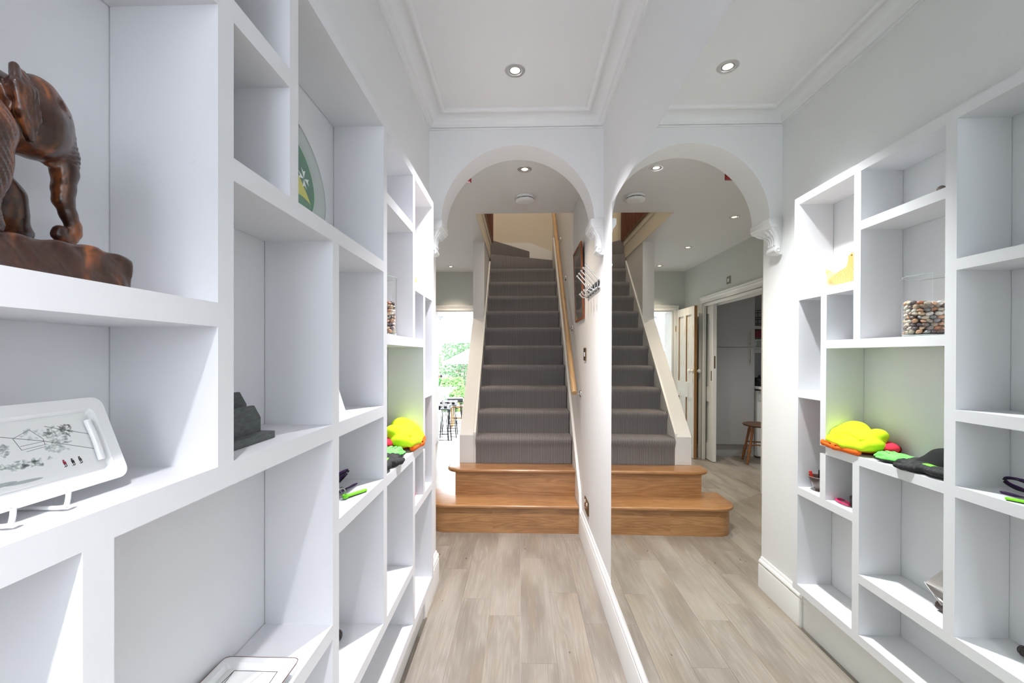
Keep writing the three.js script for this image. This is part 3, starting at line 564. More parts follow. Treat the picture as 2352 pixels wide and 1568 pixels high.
{
  const t = thing('detergent_box', 'white box with small dark printing on the lower alcove shelf', 'box', [-2.2, 1.365, 5.68]);
  const pr = canvasTex(128, 128, (c, w, h) => { c.fillStyle = '#c4ccc6'; c.fillRect(0, 0, w, h); c.fillStyle = '#27302c'; for (let i = 0; i < 9; i++) c.fillRect(34 + (i % 3) * 4, 26 + i * 9, 34 + hash(i, 3) * 26, 4); c.fillStyle = '#1e4a30'; c.fillRect(0, 0, w, 12); });
  part(t, 'carton', rbox(-2.3, -2.115, 1.366, 1.517, 5.6, 5.78, 0.003), std(0xc4ccc6, 0.6));
  part(t, 'printed_front', box(-2.298, -2.117, 1.37, 1.514, 5.5985, 5.5998), std(0xffffff, 0.6, { map: pr }));
}
{
  const t = thing('worktop', 'white worktop with dark edge shadow beside the tall cabinet', 'worktop', [-2.35, 0.86, 5.75]);
  part(t, 'slab', rbox(-2.595, -2.105, 0.865, 0.895, 5.4, 6.14, 0.004), M.white);
}
{
  const t = thing('washing_machine', 'white washing machine under the worktop behind the wooden stool', 'washing machine', [-2.35, 0.002, 5.75]);
  part(t, 'body', rbox(-2.595, -2.11, 0.01, 0.845, 5.45, 6.1, 0.012), M.white);
  part(t, 'control_panel', rbox(-2.59, -2.115, 0.72, 0.835, 5.438, 5.452, 0.004), M.vinyl);
  part(t, 'door_ring', new THREE.TorusGeometry(0.16, 0.025, 12, 40).translate(-2.36, 0.44, -5.445), M.nickel);
  part(t, 'door_glass', new THREE.SphereGeometry(0.15, 24, 12, 0, Math.PI * 2, 0, Math.PI / 2).scale(1, 0.4, 1).rotateX(Math.PI / 2).translate(-2.36, 0.44, -5.45), M.black);
}
solo('kettle_pot', 'black round pot standing on the white worktop', 'pot', lathe([[0, 0.896], [0.06, 0.897], [0.075, 0.93], [0.078, 0.97], [0.06, 1.0], [0.02, 1.01], [0.012, 1.02], [0.012, 1.035], [0, 1.037]], V(-2.215, 0, 5.6)), M.black);
{
  const c = V(-1.975, 0, 5.18), t = thing('round_stool', 'round wooden stool with turned legs in the utility room doorway', 'stool', [-1.975, 0, 5.18]);
  const wood = std(0x8a5a32, 0.5), top = std(0x5e4433, 0.55);
  part(t, 'seat', lathe([[0, 0.442], [0.14, 0.442], [0.162, 0.45], [0.168, 0.46], [0.164, 0.47], [0.15, 0.476], [0, 0.476]], c, 40), top);
  const turned = (a, b) => { const d = b.clone().sub(a), L = d.length(), g = new THREE.LatheGeometry([[0.011, 0], [0.014, 0.05], [0.018, 0.13], [0.014, 0.2], [0.019, 0.21], [0.019, 0.25], [0.013, 0.3], [0.014, 0.46], [0.018, 0.6], [0.012, 0.66], [0.012, L * 0 + 0.68]].map(([r, h]) => new THREE.Vector2(r, h / 0.68 * L)), 14); g.applyQuaternion(new THREE.Quaternion().setFromUnitVectors(new THREE.Vector3(0, 1, 0), d.normalize())); return g.translate(a.x, a.y, a.z); };
  const F = [], U2 = [];
  for (const a of [0.5, 2.07, 3.64, 5.21]) { F.push(V(-1.975 + 0.2 * Math.sin(a), 0.002, 5.18 + 0.2 * Math.cos(a))); U2.push(V(-1.975 + 0.1 * Math.sin(a), 0.445, 5.18 + 0.1 * Math.cos(a))); part(t, 'leg', turned(F.at(-1), U2.at(-1)), wood); }
  const mid = (k, f) => F[k].clone().lerp(U2[k], f);
  for (const [a, b, f] of [[0, 1, 0.46], [2, 3, 0.46], [1, 2, 0.52], [3, 0, 0.52]]) part(t, 'stretcher', rod(mid(a, f), mid(b, f), 0.008, 0.008, 8), wood);
}

// ------------------------------------------------------------------ solid shapes from distance fields
const smin = (a, b, k) => { const h = Math.max(k - Math.abs(a - b), 0) / k; return Math.min(a, b) - h * h * k * 0.25; };
function cone(p, a, b, ra, rb) {                                     // tapered capsule; points are [x, y, Z]
  const ax = p[0] - a[0], ay = p[1] - a[1], az = p[2] - a[2], bx = b[0] - a[0], by = b[1] - a[1], bz = b[2] - a[2];
  const t = clamp((ax * bx + ay * by + az * bz) / (bx * bx + by * by + bz * bz + 1e-12));
  return Math.hypot(ax - bx * t, ay - by * t, az - bz * t) - lerp(ra, rb, t);
}
function ell(p, c, r) {
  const x = (p[0] - c[0]) / r[0], y = (p[1] - c[1]) / r[1], z = (p[2] - c[2]) / r[2], k = Math.hypot(x, y, z), q = Math.hypot(x / r[0], y / r[1], z / r[2]);
  return q < 1e-9 ? -Math.min(...r) : k * (k - 1) / q;
}
const chain = (p, pts, k) => { let d = 1e9; for (let i = 0; i < pts.length - 1; i++) d = smin(d, cone(p, pts[i], pts[i + 1], pts[i][3], pts[i + 1][3]), k); return d; };
function blob(f, lo, hi, h, colour) {                                // surface nets over a box lo..hi in cells of h
  const n = [0, 1, 2].map(k => Math.ceil((hi[k] - lo[k]) / h) + 1), [nx, ny, nz] = n, at = (i, j, k) => i + nx * (j + ny * k), val = new Float32Array(nx * ny * nz);
  for (let k = 0; k < nz; k++) for (let j = 0; j < ny; j++) for (let i = 0; i < nx; i++) val[at(i, j, k)] = f([lo[0] + i * h, lo[1] + j * h, lo[2] + k * h]);
  const id = new Int32Array(nx * ny * nz).fill(-1), pos = [], col = [], nor = [], idx = [];
  const corner = [[0, 0, 0], [1, 0, 0], [0, 1, 0], [1, 1, 0], [0, 0, 1], [1, 0, 1], [0, 1, 1], [1, 1, 1]], edge = [[0, 1], [2, 3], [4, 5], [6, 7], [0, 2], [1, 3], [4, 6], [5, 7], [0, 4], [1, 5], [2, 6], [3, 7]];
  for (let k = 0; k < nz - 1; k++) for (let j = 0; j < ny - 1; j++) for (let i = 0; i < nx - 1; i++) {
    const v = corner.map(c => val[at(i + c[0], j + c[1], k + c[2])]); const neg = v.filter(x => x < 0).length; if (!neg || neg === 8) continue;
    let s = [0, 0, 0], m = 0;
    for (const [a, b] of edge) if ((v[a] < 0) !== (v[b] < 0)) { const t = v[a] / (v[a] - v[b]); for (let q = 0; q < 3; q++) s[q] += lerp(corner[a][q], corner[b][q], t); m++; }
    const p = [lo[0] + (i + s[0] / m) * h, lo[1] + (j + s[1] / m) * h, lo[2] + (k + s[2] / m) * h], e = h * 0.5;
    id[at(i, j, k)] = pos.length / 3; pos.push(p[0], p[1], -p[2]);
    let g = [0, 1, 2].map(q => { const a = [...p], b = [...p]; a[q] += e; b[q] -= e; return f(a) - f(b); }); const L = Math.hypot(...g) || 1; nor.push(g[0] / L, g[1] / L, -g[2] / L);
    if (colour) { const c = colour(p, g.map(x => x / L)); col.push(srgb(c[0] / 255), srgb(c[1] / 255), srgb(c[2] / 255)); }
  }
  const quad = (a, b, c, d, flip) => { if (Math.min(a, b, c, d) < 0) return; flip ? idx.push(a, c, b, a, d, c) : idx.push(a, b, c, a, c, d); };
  for (let k = 1; k < nz - 1; k++) for (let j = 1; j < ny - 1; j++) for (let i = 1; i < nx - 1; i++) {
    const o = val[at(i, j, k)] < 0;
    if (o !== val[at(i + 1, j, k)] < 0) quad(id[at(i, j - 1, k - 1)], id[at(i, j, k - 1)], id[at(i, j, k)], id[at(i, j - 1, k)], o);
    if (o !== val[at(i, j + 1, k)] < 0) quad(id[at(i - 1, j, k - 1)], id[at(i - 1, j, k)], id[at(i, j, k)], id[at(i, j, k - 1)], o);
    if (o !== val[at(i, j, k + 1)] < 0) quad(id[at(i - 1, j - 1, k)], id[at(i, j - 1, k)], id[at(i, j, k)], id[at(i - 1, j, k)], o);
  }
  const g = new THREE.BufferGeometry(); g.setAttribute('position', new THREE.Float32BufferAttribute(pos, 3)); g.setAttribute('normal', new THREE.Float32BufferAttribute(nor, 3));
  const uv = new Float32Array(pos.length / 3 * 2); for (let i = 0; i < uv.length / 2; i++) { uv[2 * i] = pos[3 * i] + pos[3 * i + 2]; uv[2 * i + 1] = pos[3 * i + 1] + pos[3 * i + 2] * 0.3; } g.setAttribute('uv', new THREE.BufferAttribute(uv, 2));
  if (colour) g.setAttribute('color', new THREE.Float32BufferAttribute(col, 3)); g.setIndex(idx); return g;
}
// turns the winding outwards where a mesh came out inside out
function outward(g) { const p = g.attributes.position, n = g.attributes.normal, ix = g.index.array; const a = new THREE.Vector3(), b = new THREE.Vector3(), c = new THREE.Vector3(); let s = 0; for (let i = 0; i < ix.length; i += 3) { a.fromBufferAttribute(p, ix[i]); b.fromBufferAttribute(p, ix[i + 1]).sub(a); c.fromBufferAttribute(p, ix[i + 2]).sub(a); s += Math.sign(b.cross(c).dot(a.fromBufferAttribute(n, ix[i]))); } if (s < 0) for (let i = 0; i < ix.length; i += 3) [ix[i + 1], ix[i + 2]] = [ix[i + 2], ix[i + 1]]; return g; }
const solid = (...a) => outward(blob(...a));

// ------------------------------------------------------------------ carved elephant, upper left
{
  const X = -0.5, P = (Z, y, x, r) => [x, y, Z, r];
  const trunk = [P(0.442, 1.513, X, 0.0155), P(0.4485, 1.497, X, 0.0128), P(0.4505, 1.48, X, 0.0112), P(0.4495, 1.461, X, 0.0098), P(0.4495, 1.448, X, 0.0086), P(0.4545, 1.435, X, 0.0072), P(0.4595, 1.424, X, 0.0065), P(0.4605, 1.4155, X, 0.006), P(0.4565, 1.4085, X, 0.0056), P(0.4495, 1.4065, X, 0.0054), P(0.4445, 1.4105, X, 0.005), P(0.4455, 1.4155, X, 0.0045), P(0.4485, 1.4165, X, 0.004)];
  const body = p => {
    let d = ell(p, [X, 1.494, 0.265], [0.052, 0.06, 0.092]);
    d = smin(d, ell(p, [X, 1.497, 0.325], [0.045, 0.054, 0.042]), 0.03);
    d = smin(d, ell(p, [X - 0.004, 1.517, 0.378], [0.03, 0.036, 0.036]), 0.02);
    d = smin(d, ell(p, [X, 1.52, 0.418], [0.03, 0.036, 0.025]), 0.02);
    d = smin(d, ell(p, [X, 1.546, 0.42], [0.021, 0.0195, 0.0165]), 0.012);
    d = smin(d, ell(p, [X, 1.525, 0.438], [0.019, 0.024, 0.014]), 0.014);
    d = smin(d, ell(p, [X, 1.504, 0.425], [0.022, 0.02, 0.02]), 0.012);
    let t = chain(p, trunk, 0.004); if (p[1] > 1.488 && p[1] < 1.52 && p[2] > 0.44) t += 0.0007 * Math.sin(p[1] * 1750 + p[2] * 300);
    d = smin(d, t, 0.006);
    d = smin(d, chain(p, [[X, 1.502, 0.428, 0.011], [X, 1.494, 0.434, 0.0065], [X, 1.484, 0.4345, 0.0042]], 0.004), 0.004);
    for (const s of [1, -1]) {                                       // ears hang back from the head
      const ex = X + s * 0.031, e = chain(p, [[ex - s * 0.008, 1.546, 0.388, 0.007], [ex, 1.528, 0.385, 0.0095], [ex + s * 0.003, 1.508, 0.388, 0.008], [ex - s * 0.001, 1.486, 0.3935, 0.0035]], 0.006);
      const flap = Math.max(e, Math.abs(p[0] - ex - s * 0.002 * Math.sin(p[1] * 120)) - 0.0085) + 0.0007 * Math.sin(p[2] * 1100 + p[1] * 260);
      d = smin(d, flap, 0.004);
      const rim = chain(p, [[ex - s * 0.002, 1.549, 0.381, 0.0038], [ex + s * 0.006, 1.53, 0.3755, 0.0038], [ex + s * 0.007, 1.508, 0.379, 0.0036], [ex + s * 0.003, 1.485, 0.3905, 0.0025]], 0.003); d = smin(d, rim, 0.003);
      d = smin(d, Math.hypot(p[0] - X - s * 0.0185, p[1] - 1.531, p[2] - 0.4335) - 0.0042, 0.002);
      d = Math.max(d, -(Math.hypot(p[0] - X - s * 0.026, p[1] - 1.541, p[2] - 0.428) - 0.0065));
    }
    d = smin(d, chain(p, [[-0.47, 1.475, 0.342, 0.033], [-0.468, 1.44, 0.34, 0.026], [-0.467, 1.405, 0.336, 0.0205], [-0.466, 1.392, 0.342, 0.0215]], 0.014), 0.02);
    d = smin(d, chain(p, [[-0.528, 1.475, 0.375, 0.028], [-0.529, 1.441, 0.412, 0.0195], [-0.529, 1.42, 0.42, 0.0155], [-0.529, 1.411, 0.424, 0.011], [-0.529, 1.409, 0.438, 0.0065]], 0.01), 0.02);
    for (const x of [-0.466, -0.53]) d = smin(d, chain(p, [[x, 1.47, 0.235, 0.036], [x, 1.43, 0.225, 0.026], [x, 1.395, 0.23, 0.023]], 0.014), 0.02);
    const sh = fbm(p[0] * 60, p[1] * 60, p[2] * 40, 3) - 0.5; d += 0.0022 * sh;
    if (p[2] < 0.36 && p[2] > 0.3) d += 0.0005 * Math.sin(p[1] * 700 + p[2] * 900 + sh * 4);   // carved skin folds
    return Math.max(d, 1.3865 - p[1]);
  };
  const stain = p => {
    const streak = fbm(p[0] * 60 + 3, p[1] * 22, p[2] * 160, 4), big = fbm(p[0] * 22, p[1] * 16 + 7, p[2] * 30, 3), fine = fbm(p[0] * 300, p[1] * 120, p[2] * 500, 3);
    let c = mix3([62, 37, 29], [158, 92, 48], smooth(0.44, 0.7, streak * 0.6 + big * 0.55 - 0.08)); c = mix3(c, [38, 23, 20], smooth(0.5, 0.72, fine) * 0.65);
    return mix3(c, [96, 60, 52], smooth(0.5, 0.7, big) * 0.3);
  };
  const wood = phys(0xffffff, 0.3, { vertexColors: true, clearcoat: 0.35, clearcoatRoughness: 0.18 });
  const t = thing('carved_elephant', 'dark polished carved wooden elephant with curled trunk on the upper left shelf', 'elephant', [X, R.s1, 0.32]);
  part(t, 'body', solid(body, [-0.568, 1.38, 0.16], [-0.43, 1.59, 0.488], 0.0021, stain), wood);
  const base = p => { const rx = Math.abs(p[0] - X) - 0.048, ry = Math.abs(p[1] - 1.3705) - 0.0165 + 0.003 * Math.sin(p[2] * 40), rz = Math.abs(p[2] - 0.313) - 0.162; const q = Math.max(rx, 0) ** 2 + Math.max(ry, 0) ** 2 + Math.max(rz, 0) ** 2; let d = Math.sqrt(q) + Math.min(0, Math.max(rx, ry, rz)) - 0.004; d += 0.004 * (fbm(p[0] * 50, p[1] * 80, p[2] * 26, 3) - 0.5) + 0.0012 * Math.sin(p[2] * 190 + p[1] * 160 + 3 * fbm(p[0] * 30, p[1] * 30, p[2] * 30, 2)); return Math.max(d, R.s1 + 0.0006 - p[1]); };
  part(t, 'carved_base', solid(base, [-0.566, R.s1 - 0.004, 0.135], [-0.434, 1.4, 0.49], 0.003, stain), wood);
  part(t, 'eye', merge([ball(V(X + 0.0215, 1.531, 0.4345), 0.0024), ball(V(X - 0.0215, 1.531, 0.4345), 0.0024)]), M.black);
}

// ------------------------------------------------------------------ dishes
function dish(w, h, rim, depth, wall) {                              // rectangular dish facing +n; local u, v in the plane, n towards the viewer
  const ring = (a, b, r, n) => { const s = []; for (let c = 0; c < 4; c++) for (let k = 0; k <= 6; k++) { const q = (c + k / 6) * Math.PI / 2, sx = c === 0 || c === 3 ? 1 : -1, sy = c < 2 ? 1 : -1; s.push([sx * (a / 2 - r) + r * Math.cos(q), sy * (b / 2 - r) + r * Math.sin(q), n]); } return s; };
  const R0 = [ring(0.3 * w, 0.3 * h, 0.004, 0), ring(w - 2 * rim - wall, h - 2 * rim - wall, 0.006, 0), ring(w - 2 * rim, h - 2 * rim, 0.008, depth * 0.85), ring(w - rim, h - rim, 0.01, depth * 0.92), ring(w - 0.003, h - 0.003, 0.012, depth * 1.05), ring(w, h, 0.012, depth), ring(w - 0.002, h - 0.002, 0.012, depth - 0.003), ring(w - 2 * rim, h - 2 * rim, 0.008, depth * 0.85 - 0.005), ring(w - 2 * rim - wall, h - 2 * rim - wall, 0.006, -0.004)];
  const pos = []; const q = (a, b, c) => pos.push(...a, ...b, ...c);
  for (let i = 0; i < R0.length - 1; i++) for (let k = 0; k < 28; k++) { const m = (k + 1) % 28, A = R0[i][k], B = R0[i][m], C = R0[i + 1][m], D = R0[i + 1][k]; q(A, D, C); q(A, C, B); }
  for (const [r, f] of [[R0[0], 0], [R0.at(-1), 1]]) for (let k = 0; k < 28; k++) { const m = (k + 1) % 28, c = [0, 0, r[0][2]]; f ? q(c, r[m], r[k]) : q(c, r[k], r[m]); }
  const g = new THREE.BufferGeometry(); g.setAttribute('position', new THREE.Float32BufferAttribute(pos, 3)); g.computeVertexNormals(); return toCreasedNormals(g, 0.7);
}
const frameTo = (u, v, n, o) => new THREE.Matrix4().makeBasis(u, v, n).setPosition(o);
{ // ski-scene tray on a white wire easel
  const X0 = -0.468, X1 = -0.505, y0 = 1.137, y1 = 1.2295, L = Math.hypot(X1 - X0, y1 - y0), v = new THREE.Vector3(X1 - X0, y1 - y0, 0).normalize(), u = new THREE.Vector3(0, 0, -1), n = new THREE.Vector3().crossVectors(u, v);
  if (n.x < 0) n.negate();
  const Wd = 0.214, mid = V((X0 + X1) / 2, (y0 + y1) / 2, 0.3845).addScaledVector(n, -0.004), m = frameTo(u, v, n, mid);
  const t = thing('rectangular_dish', 'white rectangular dish painted with skiers and cable cars, propped on an easel', 'dish', [-0.48, R.i, 0.3845]);
  part(t, 'dish_body', uvm(dish(Wd, L, 0.012, 0.0075, 0.006).applyMatrix4(m)), M.gloss);
  const art = canvasTex(1024, 512, (c, w, h) => {
    c.fillStyle = '#f2f2f1'; c.fillRect(0, 0, w, h);
    const blot = (x, y, rx, ry, col, k, s) => { for (let i = 0; i < k; i++) { const a = hash(i, s) * 6.28, r = Math.sqrt(hash(i, s + 1)); c.fillStyle = col; c.globalAlpha = 0.16 + 0.3 * hash(i, s + 2); c.beginPath(); c.ellipse(x + Math.cos(a) * r * rx, y + Math.sin(a) * r * ry, 5 + 16 * hash(i, s + 3), 3 + 7 * hash(i, s + 4), hash(i, s + 5) * 3, 0, 6.3); c.fill(); } c.globalAlpha = 1; };
    blot(820, 150, 70, 80, '#5a605f', 60, 3); blot(800, 240, 70, 60, '#8a9492', 50, 13); blot(560, 330, 190, 32, '#7c8b86', 80, 23); blot(340, 340, 120, 30, '#55605c', 30, 33); blot(880, 110, 40, 40, '#222', 26, 43); blot(650, 350, 60, 26, '#33393a', 16, 53);
    blot(540, 210, 24, 60, '#7a7f80', 26, 63); blot(700, 110, 60, 40, '#aab3b3', 22, 73);
    c.strokeStyle = '#5b5f60'; c.lineWidth = 4; const line = (...p) => { c.beginPath(); c.moveTo(p[0], p[1]); for (let i = 2; i < p.length; i += 2) c.lineTo(p[i], p[i + 1]); c.stroke(); };
    line(500, 70, 740, 180, 1000, 330); line(770, 60, 1000, 190); c.lineWidth = 3; line(600, 120, 690, 70, 740, 160, 740, 210, 620, 220, 600, 120); line(620, 190, 745, 182); line(640, 240, 740, 226); c.strokeStyle = '#9aa0a0'; line(300, 130, 420, 130, 430, 190); line(300, 130, 296, 200); line(200, 40, 210, 90, 330, 130);
    const skier = (x, y, col, s = 1) => { c.fillStyle = col; c.beginPath(); c.ellipse(x, y - 34 * s, 7 * s, 8 * s, 0, 0, 6.3); c.fill(); c.beginPath(); c.moveTo(x - 9 * s, y - 26 * s); c.lineTo(x + 11 * s, y - 24 * s); c.lineTo(x + 14 * s, y + 4 * s); c.lineTo(x - 6 * s, y + 8 * s); c.fill(); c.strokeStyle = '#2a2a2c'; c.lineWidth = 4; line(x - 2 * s, y + 6 * s, x + 3 * s, y + 26 * s, x - 10 * s, y + 32 * s); line(x + 9 * s, y + 4 * s, x + 12 * s, y + 26 * s, x, y + 34 * s); };
    skier(330, 210, '#24262a'); skier(392, 210, '#d8cfae'); skier(440, 214, '#9c2440'); skier(800, 400, '#8f2038', 0.85); skier(846, 404, '#25282b', 0.85); skier(890, 400, '#3a3c40', 0.85); skier(150, 220, '#1f2226'); skier(90, 340, '#8d2a3c');
    c.fillStyle = '#9aa3a4'; c.globalAlpha = 0.75; c.beginPath(); c.ellipse(430, 448, 120, 16, -0.02, 0, 6.3); c.fill(); c.beginPath(); c.ellipse(580, 462, 90, 12, 0.05, 0, 6.3); c.fill(); c.globalAlpha = 1; c.fillStyle = '#6d2b40'; c.beginPath(); c.ellipse(330, 456, 92, 20, -0.06, 0, 6.3); c.fill(); c.fillStyle = '#2c2a2e'; c.beginPath(); c.ellipse(400, 448, 30, 17, -0.1, 0, 6.3); c.fill(); c.fillStyle = '#b9a7ae'; for (let i = 0; i < 6; i++) c.fillRect(260 + i * 22, 446, 12, 14);
  });
  part(t, 'painted_scene', new THREE.PlaneGeometry(Wd - 0.034, L - 0.034).translate(0, 0, 0.0006).applyMatrix4(m), phys(0xffffff, 0.12, { map: art, clearcoat: 0.6, clearcoatRoughness: 0.06 }));
  for (const s of [1, -1]) part(t, 'end_grip', uvm(tube([new THREE.Vector3(s * (Wd / 2 - 0.022), -0.024, 0.0045), new THREE.Vector3(s * (Wd / 2 - 0.0215), 0, 0.0052), new THREE.Vector3(s * (Wd / 2 - 0.022), 0.024, 0.0045)], 0.0035, 20, 8).applyMatrix4(m)), M.gloss);
  const e = thing('dish_easel', 'white wire easel holding up the painted rectangular dish', 'easel', [-0.49, R.i, 0.386]);
  for (const z of [0.409, 0.363]) part(e, 'wire_leg', tube([V(-0.4495, 1.1445, z), V(-0.451, 1.134, z), V(-0.456, 1.1285, z), V(-0.485, 1.1275, z), V(-0.53, 1.1275, z), V(-0.534, 1.14, z), V(-0.524, 1.175, z), V(-0.518, 1.195, z)], 0.0022, 50, 8), M.white);
  part(e, 'cross_wire', tube([V(-0.53, 1.128, 0.363), V(-0.53, 1.128, 0.409)], 0.0022, 8, 8), M.white);
}
{ // square dish lying low, brown rim and line drawing
  const t = thing('square_dish', 'white square dish with thin brown rim and black line drawing on a low shelf', 'dish', [-0.495, R.A, 0.727]);
  const m = frameTo(new THREE.Vector3(0, 0, -1), new THREE.Vector3(-1, 0, 0), new THREE.Vector3(0, 1, 0), V(-0.4955, 0.6875, 0.7265));
  part(t, 'dish_body', uvm(dish(0.15, 0.146, 0.012, 0.011, 0.01).applyMatrix4(m)), M.gloss);
  const c4 = []; for (let k = 0; k < 48; k++) { const a = k / 48 * Math.PI * 2, sx = Math.sign(Math.cos(a)), sy = Math.sign(Math.sin(a)), p = 0.12; c4.push(new THREE.Vector3(sx * Math.abs(Math.cos(a)) ** p * 0.0748, sy * Math.abs(Math.sin(a)) ** p * 0.0728, 0.0113)); }
  part(t, 'brown_rim', new THREE.TubeGeometry(new THREE.CatmullRomCurve3(c4, true), 120, 0.0007, 6, true).applyMatrix4(m), std(0x6a4630, 0.4));
  const art = canvasTex(512, 512, (c, w, h) => { c.fillStyle = '#f2f1ef'; c.fillRect(0, 0, w, h); c.strokeStyle = '#2a211e'; c.lineCap = 'round'; const L = (k, ...p) => { c.lineWidth = k; c.beginPath(); c.moveTo(p[0], p[1]); for (let i = 2; i < p.length; i += 2) c.lineTo(p[i], p[i + 1]); c.stroke(); }; L(7, 500, 60, 498, 450); L(6, 500, 60, 90, 96); L(7, 500, 60, 30, 20); L(6, 498, 450, 150, 470); L(3, 490, 330, 240, 250, 60, 240); L(5, 90, 96, 150, 470); L(3, 240, 250, 200, 470); });
  part(t, 'line_drawing', new THREE.PlaneGeometry(0.112, 0.108).translate(0, 0, 0.0005).applyMatrix4(m), phys(0xffffff, 0.12, { map: art, clearcoat: 0.6, clearcoatRoughness: 0.06 }));
}
{ // round glass plate, green picture with a white cross
  const v = new THREE.Vector3(-0.04, 0.3, 0).normalize(), u = new THREE.Vector3(0, 0, -1), n = new THREE.Vector3().crossVectors(u, v); if (n.x < 0) n.negate();
  const m = frameTo(u, v, n, V(-0.5495, 1.7205, 1.003)), t = thing('glass_plate', 'round clear glass plate with green and yellow picture and white cross', 'plate', [-0.54, R.r2, 1.003]);
  const rim = new THREE.LatheGeometry([[0.108, 0], [0.112, 0.003], [0.118, 0.004], [0.148, 0.009], [0.1515, 0.0092], [0.1515, 0.0062], [0.118, 0.001], [0.108, -0.003], [0.001, -0.003]].map(([r, h]) => new THREE.Vector2(r, h)), 72).rotateX(Math.PI / 2).applyMatrix4(m);
  part(t, 'glass_rim', rim, phys(0xe3e8e6, 0.12, { transmission: 0.55, thickness: 0, ior: 1.45 }));
  part(t, 'rim_edge', new THREE.TorusGeometry(0.1512, 0.0018, 8, 72).translate(0, 0, 0.0076).applyMatrix4(m), phys(0xb9c2be, 0.1, { transmission: 0.3, thickness: 0 }));
  const art = canvasTex(512, 512, (c, w, h) => {
    c.fillStyle = '#c9d1c9'; c.fillRect(0, 0, w, h); c.fillStyle = '#1d6a40'; c.beginPath(); c.arc(256, 256, 250, 0, 6.3); c.fill(); c.strokeStyle = '#0f7a2c'; c.lineWidth = 16; c.beginPath(); c.arc(256, 256, 244, 0, 6.3); c.stroke();
    c.fillStyle = '#c8c42a'; c.beginPath(); c.moveTo(240, 180); c.bezierCurveTo(330, 220, 420, 330, 440, 400); c.lineTo(60, 400); c.bezierCurveTo(70, 330, 150, 220, 240, 180); c.fill();
    c.fillStyle = '#2f7a48'; c.beginPath(); c.ellipse(330, 395, 110, 30, 0, 0, 6.3); c.fill(); c.fillStyle = '#cfd6cf'; c.beginPath(); c.rect(40, 425, 420, 90); c.fill();
    c.save(); c.translate(392, 238); c.rotate(0.1); c.fillStyle = '#eef2ef'; for (let k = 0; k < 4; k++) { c.rotate(Math.PI / 2); c.beginPath(); c.moveTo(0, -3); c.lineTo(-24, -62); c.lineTo(0, -46); c.lineTo(24, -62); c.closePath(); c.fill(); } c.restore();
  });
  part(t, 'painted_centre', new THREE.CircleGeometry(0.108, 64).translate(0, 0, 0.0008).applyMatrix4(m), phys(0xffffff, 0.15, { map: art, clearcoat: 0.5, clearcoatRoughness: 0.05 }));
}
{ // slate letter holder
  const t = thing('slate_holder', 'dark grey slate letter holder with two clipped-corner slabs', 'letter holder', [-0.495, R.i, 0.715]);
  part(t, 'base_slab', uvm(rbox(-0.532, -0.463, R.i + 0.0004, 1.138, 0.645, 0.787, 0.0012)), M.slate);
  for (const [x0, x1, top] of [[-0.4935, -0.4855, 1.188], [-0.5205, -0.5125, 1.2125]]) part(t, 'upright_slab', uvm(slabX([[0.652, 1.138], [0.779, 1.138], [0.779, top - 0.024], [0.76, top], [0.671, top], [0.652, top - 0.024]], x0, x1, 0.0008)), M.slate);
}
{
  const t = thing('white_card', 'plain white card leaning back beside the upright, two shelves under the glass plate', 'card', [-0.51, R.i, 1.1]);
  const g = box(-0.002, 0.002, 0, 0.19, 1.02, 1.171), p = g.attributes.position; for (let i = 0; i < p.count; i++) p.setXYZ(i, p.getX(i) - 0.491 - p.getY(i) * 0.3, p.getY(i) * 0.95 + R.i + 0.001, p.getZ(i)); g.computeVertexNormals();
  part(t, 'sheet', g, M.white); part(t, 'foot', rbox(-0.545, -0.485, R.i + 0.0003, R.i + 0.003, 1.06, 1.13, 0.001), M.white);
}

// ------------------------------------------------------------------ dog lead and torch
{
  const t = thing('dog_lead', 'purple and black braided dog lead loop behind a bright green torch', 'dog lead', [-0.52, R.j, 1.17]);
  const web = (pts, w, th, m) => { const c = new THREE.CatmullRomCurve3(pts, false), g = new THREE.TubeGeometry(c, 60, 0.5, 8, false); const p = g.attributes.position; const F = c.computeFrenetFrames(60, false); for (let i = 0; i <= 60; i++) { const o = c.getPointAt(i / 60), tg = F.tangents[i], b = new THREE.Vector3(-0.25, 0, 1).cross(tg).normalize(), nn = tg.clone().cross(b); for (let k = 0; k <= 8; k++) { const a = k / 8 * Math.PI * 2, q = o.clone().addScaledVector(b, th * Math.cos(a)).addScaledVector(nn, w * Math.sin(a)); p.setXYZ(i * 9 + k, q.x, q.y, q.z); } } g.computeVertexNormals(); return g; };
  const L = []; for (let k = 0; k <= 24; k++) { const a = k / 24 * Math.PI * 2 * 0.94 + 0.4; L.push(V(-0.522 + 0.012 * Math.sin(a), 0.925 + 0.0165 * Math.sin(a) + 0.004, 1.208 + 0.044 * Math.cos(a))); }
  part(t, 'loop', web(L, 0.0045, 0.0022, std(0x3a1450)), std(0x3f1659, 0.8));
  const L2 = L.map(p => p.clone().add(new THREE.Vector3(0.004, -0.0035, 0))); part(t, 'loop_lining', web(L2, 0.0035, 0.0018), std(0x15121a, 0.8));
  part(t, 'webbing', merge([web([V(-0.5, 0.908, 1.06), V(-0.5, 0.905, 1.12), V(-0.49, 0.9045, 1.18), V(-0.48, 0.9035, 1.225)], 0.006, 0.002), web([V(-0.52, 0.903, 1.05), V(-0.51, 0.906, 1.1), V(-0.505, 0.91, 1.14)], 0.006, 0.002)]), std(0x4a2b5a, 0.85));
  part(t, 'metal_rings', merge([new THREE.TorusGeometry(0.011, 0.0014, 8, 24).rotateY(0.6).translate(-0.478, 0.9125, -1.118), new THREE.TorusGeometry(0.009, 0.0014, 8, 24).rotateY(-0.5).translate(-0.484, 0.912, -1.14), rod(V(-0.49, 0.913, 1.06), V(-0.485, 0.914, 1.11), 0.003)]), M.chrome);
}
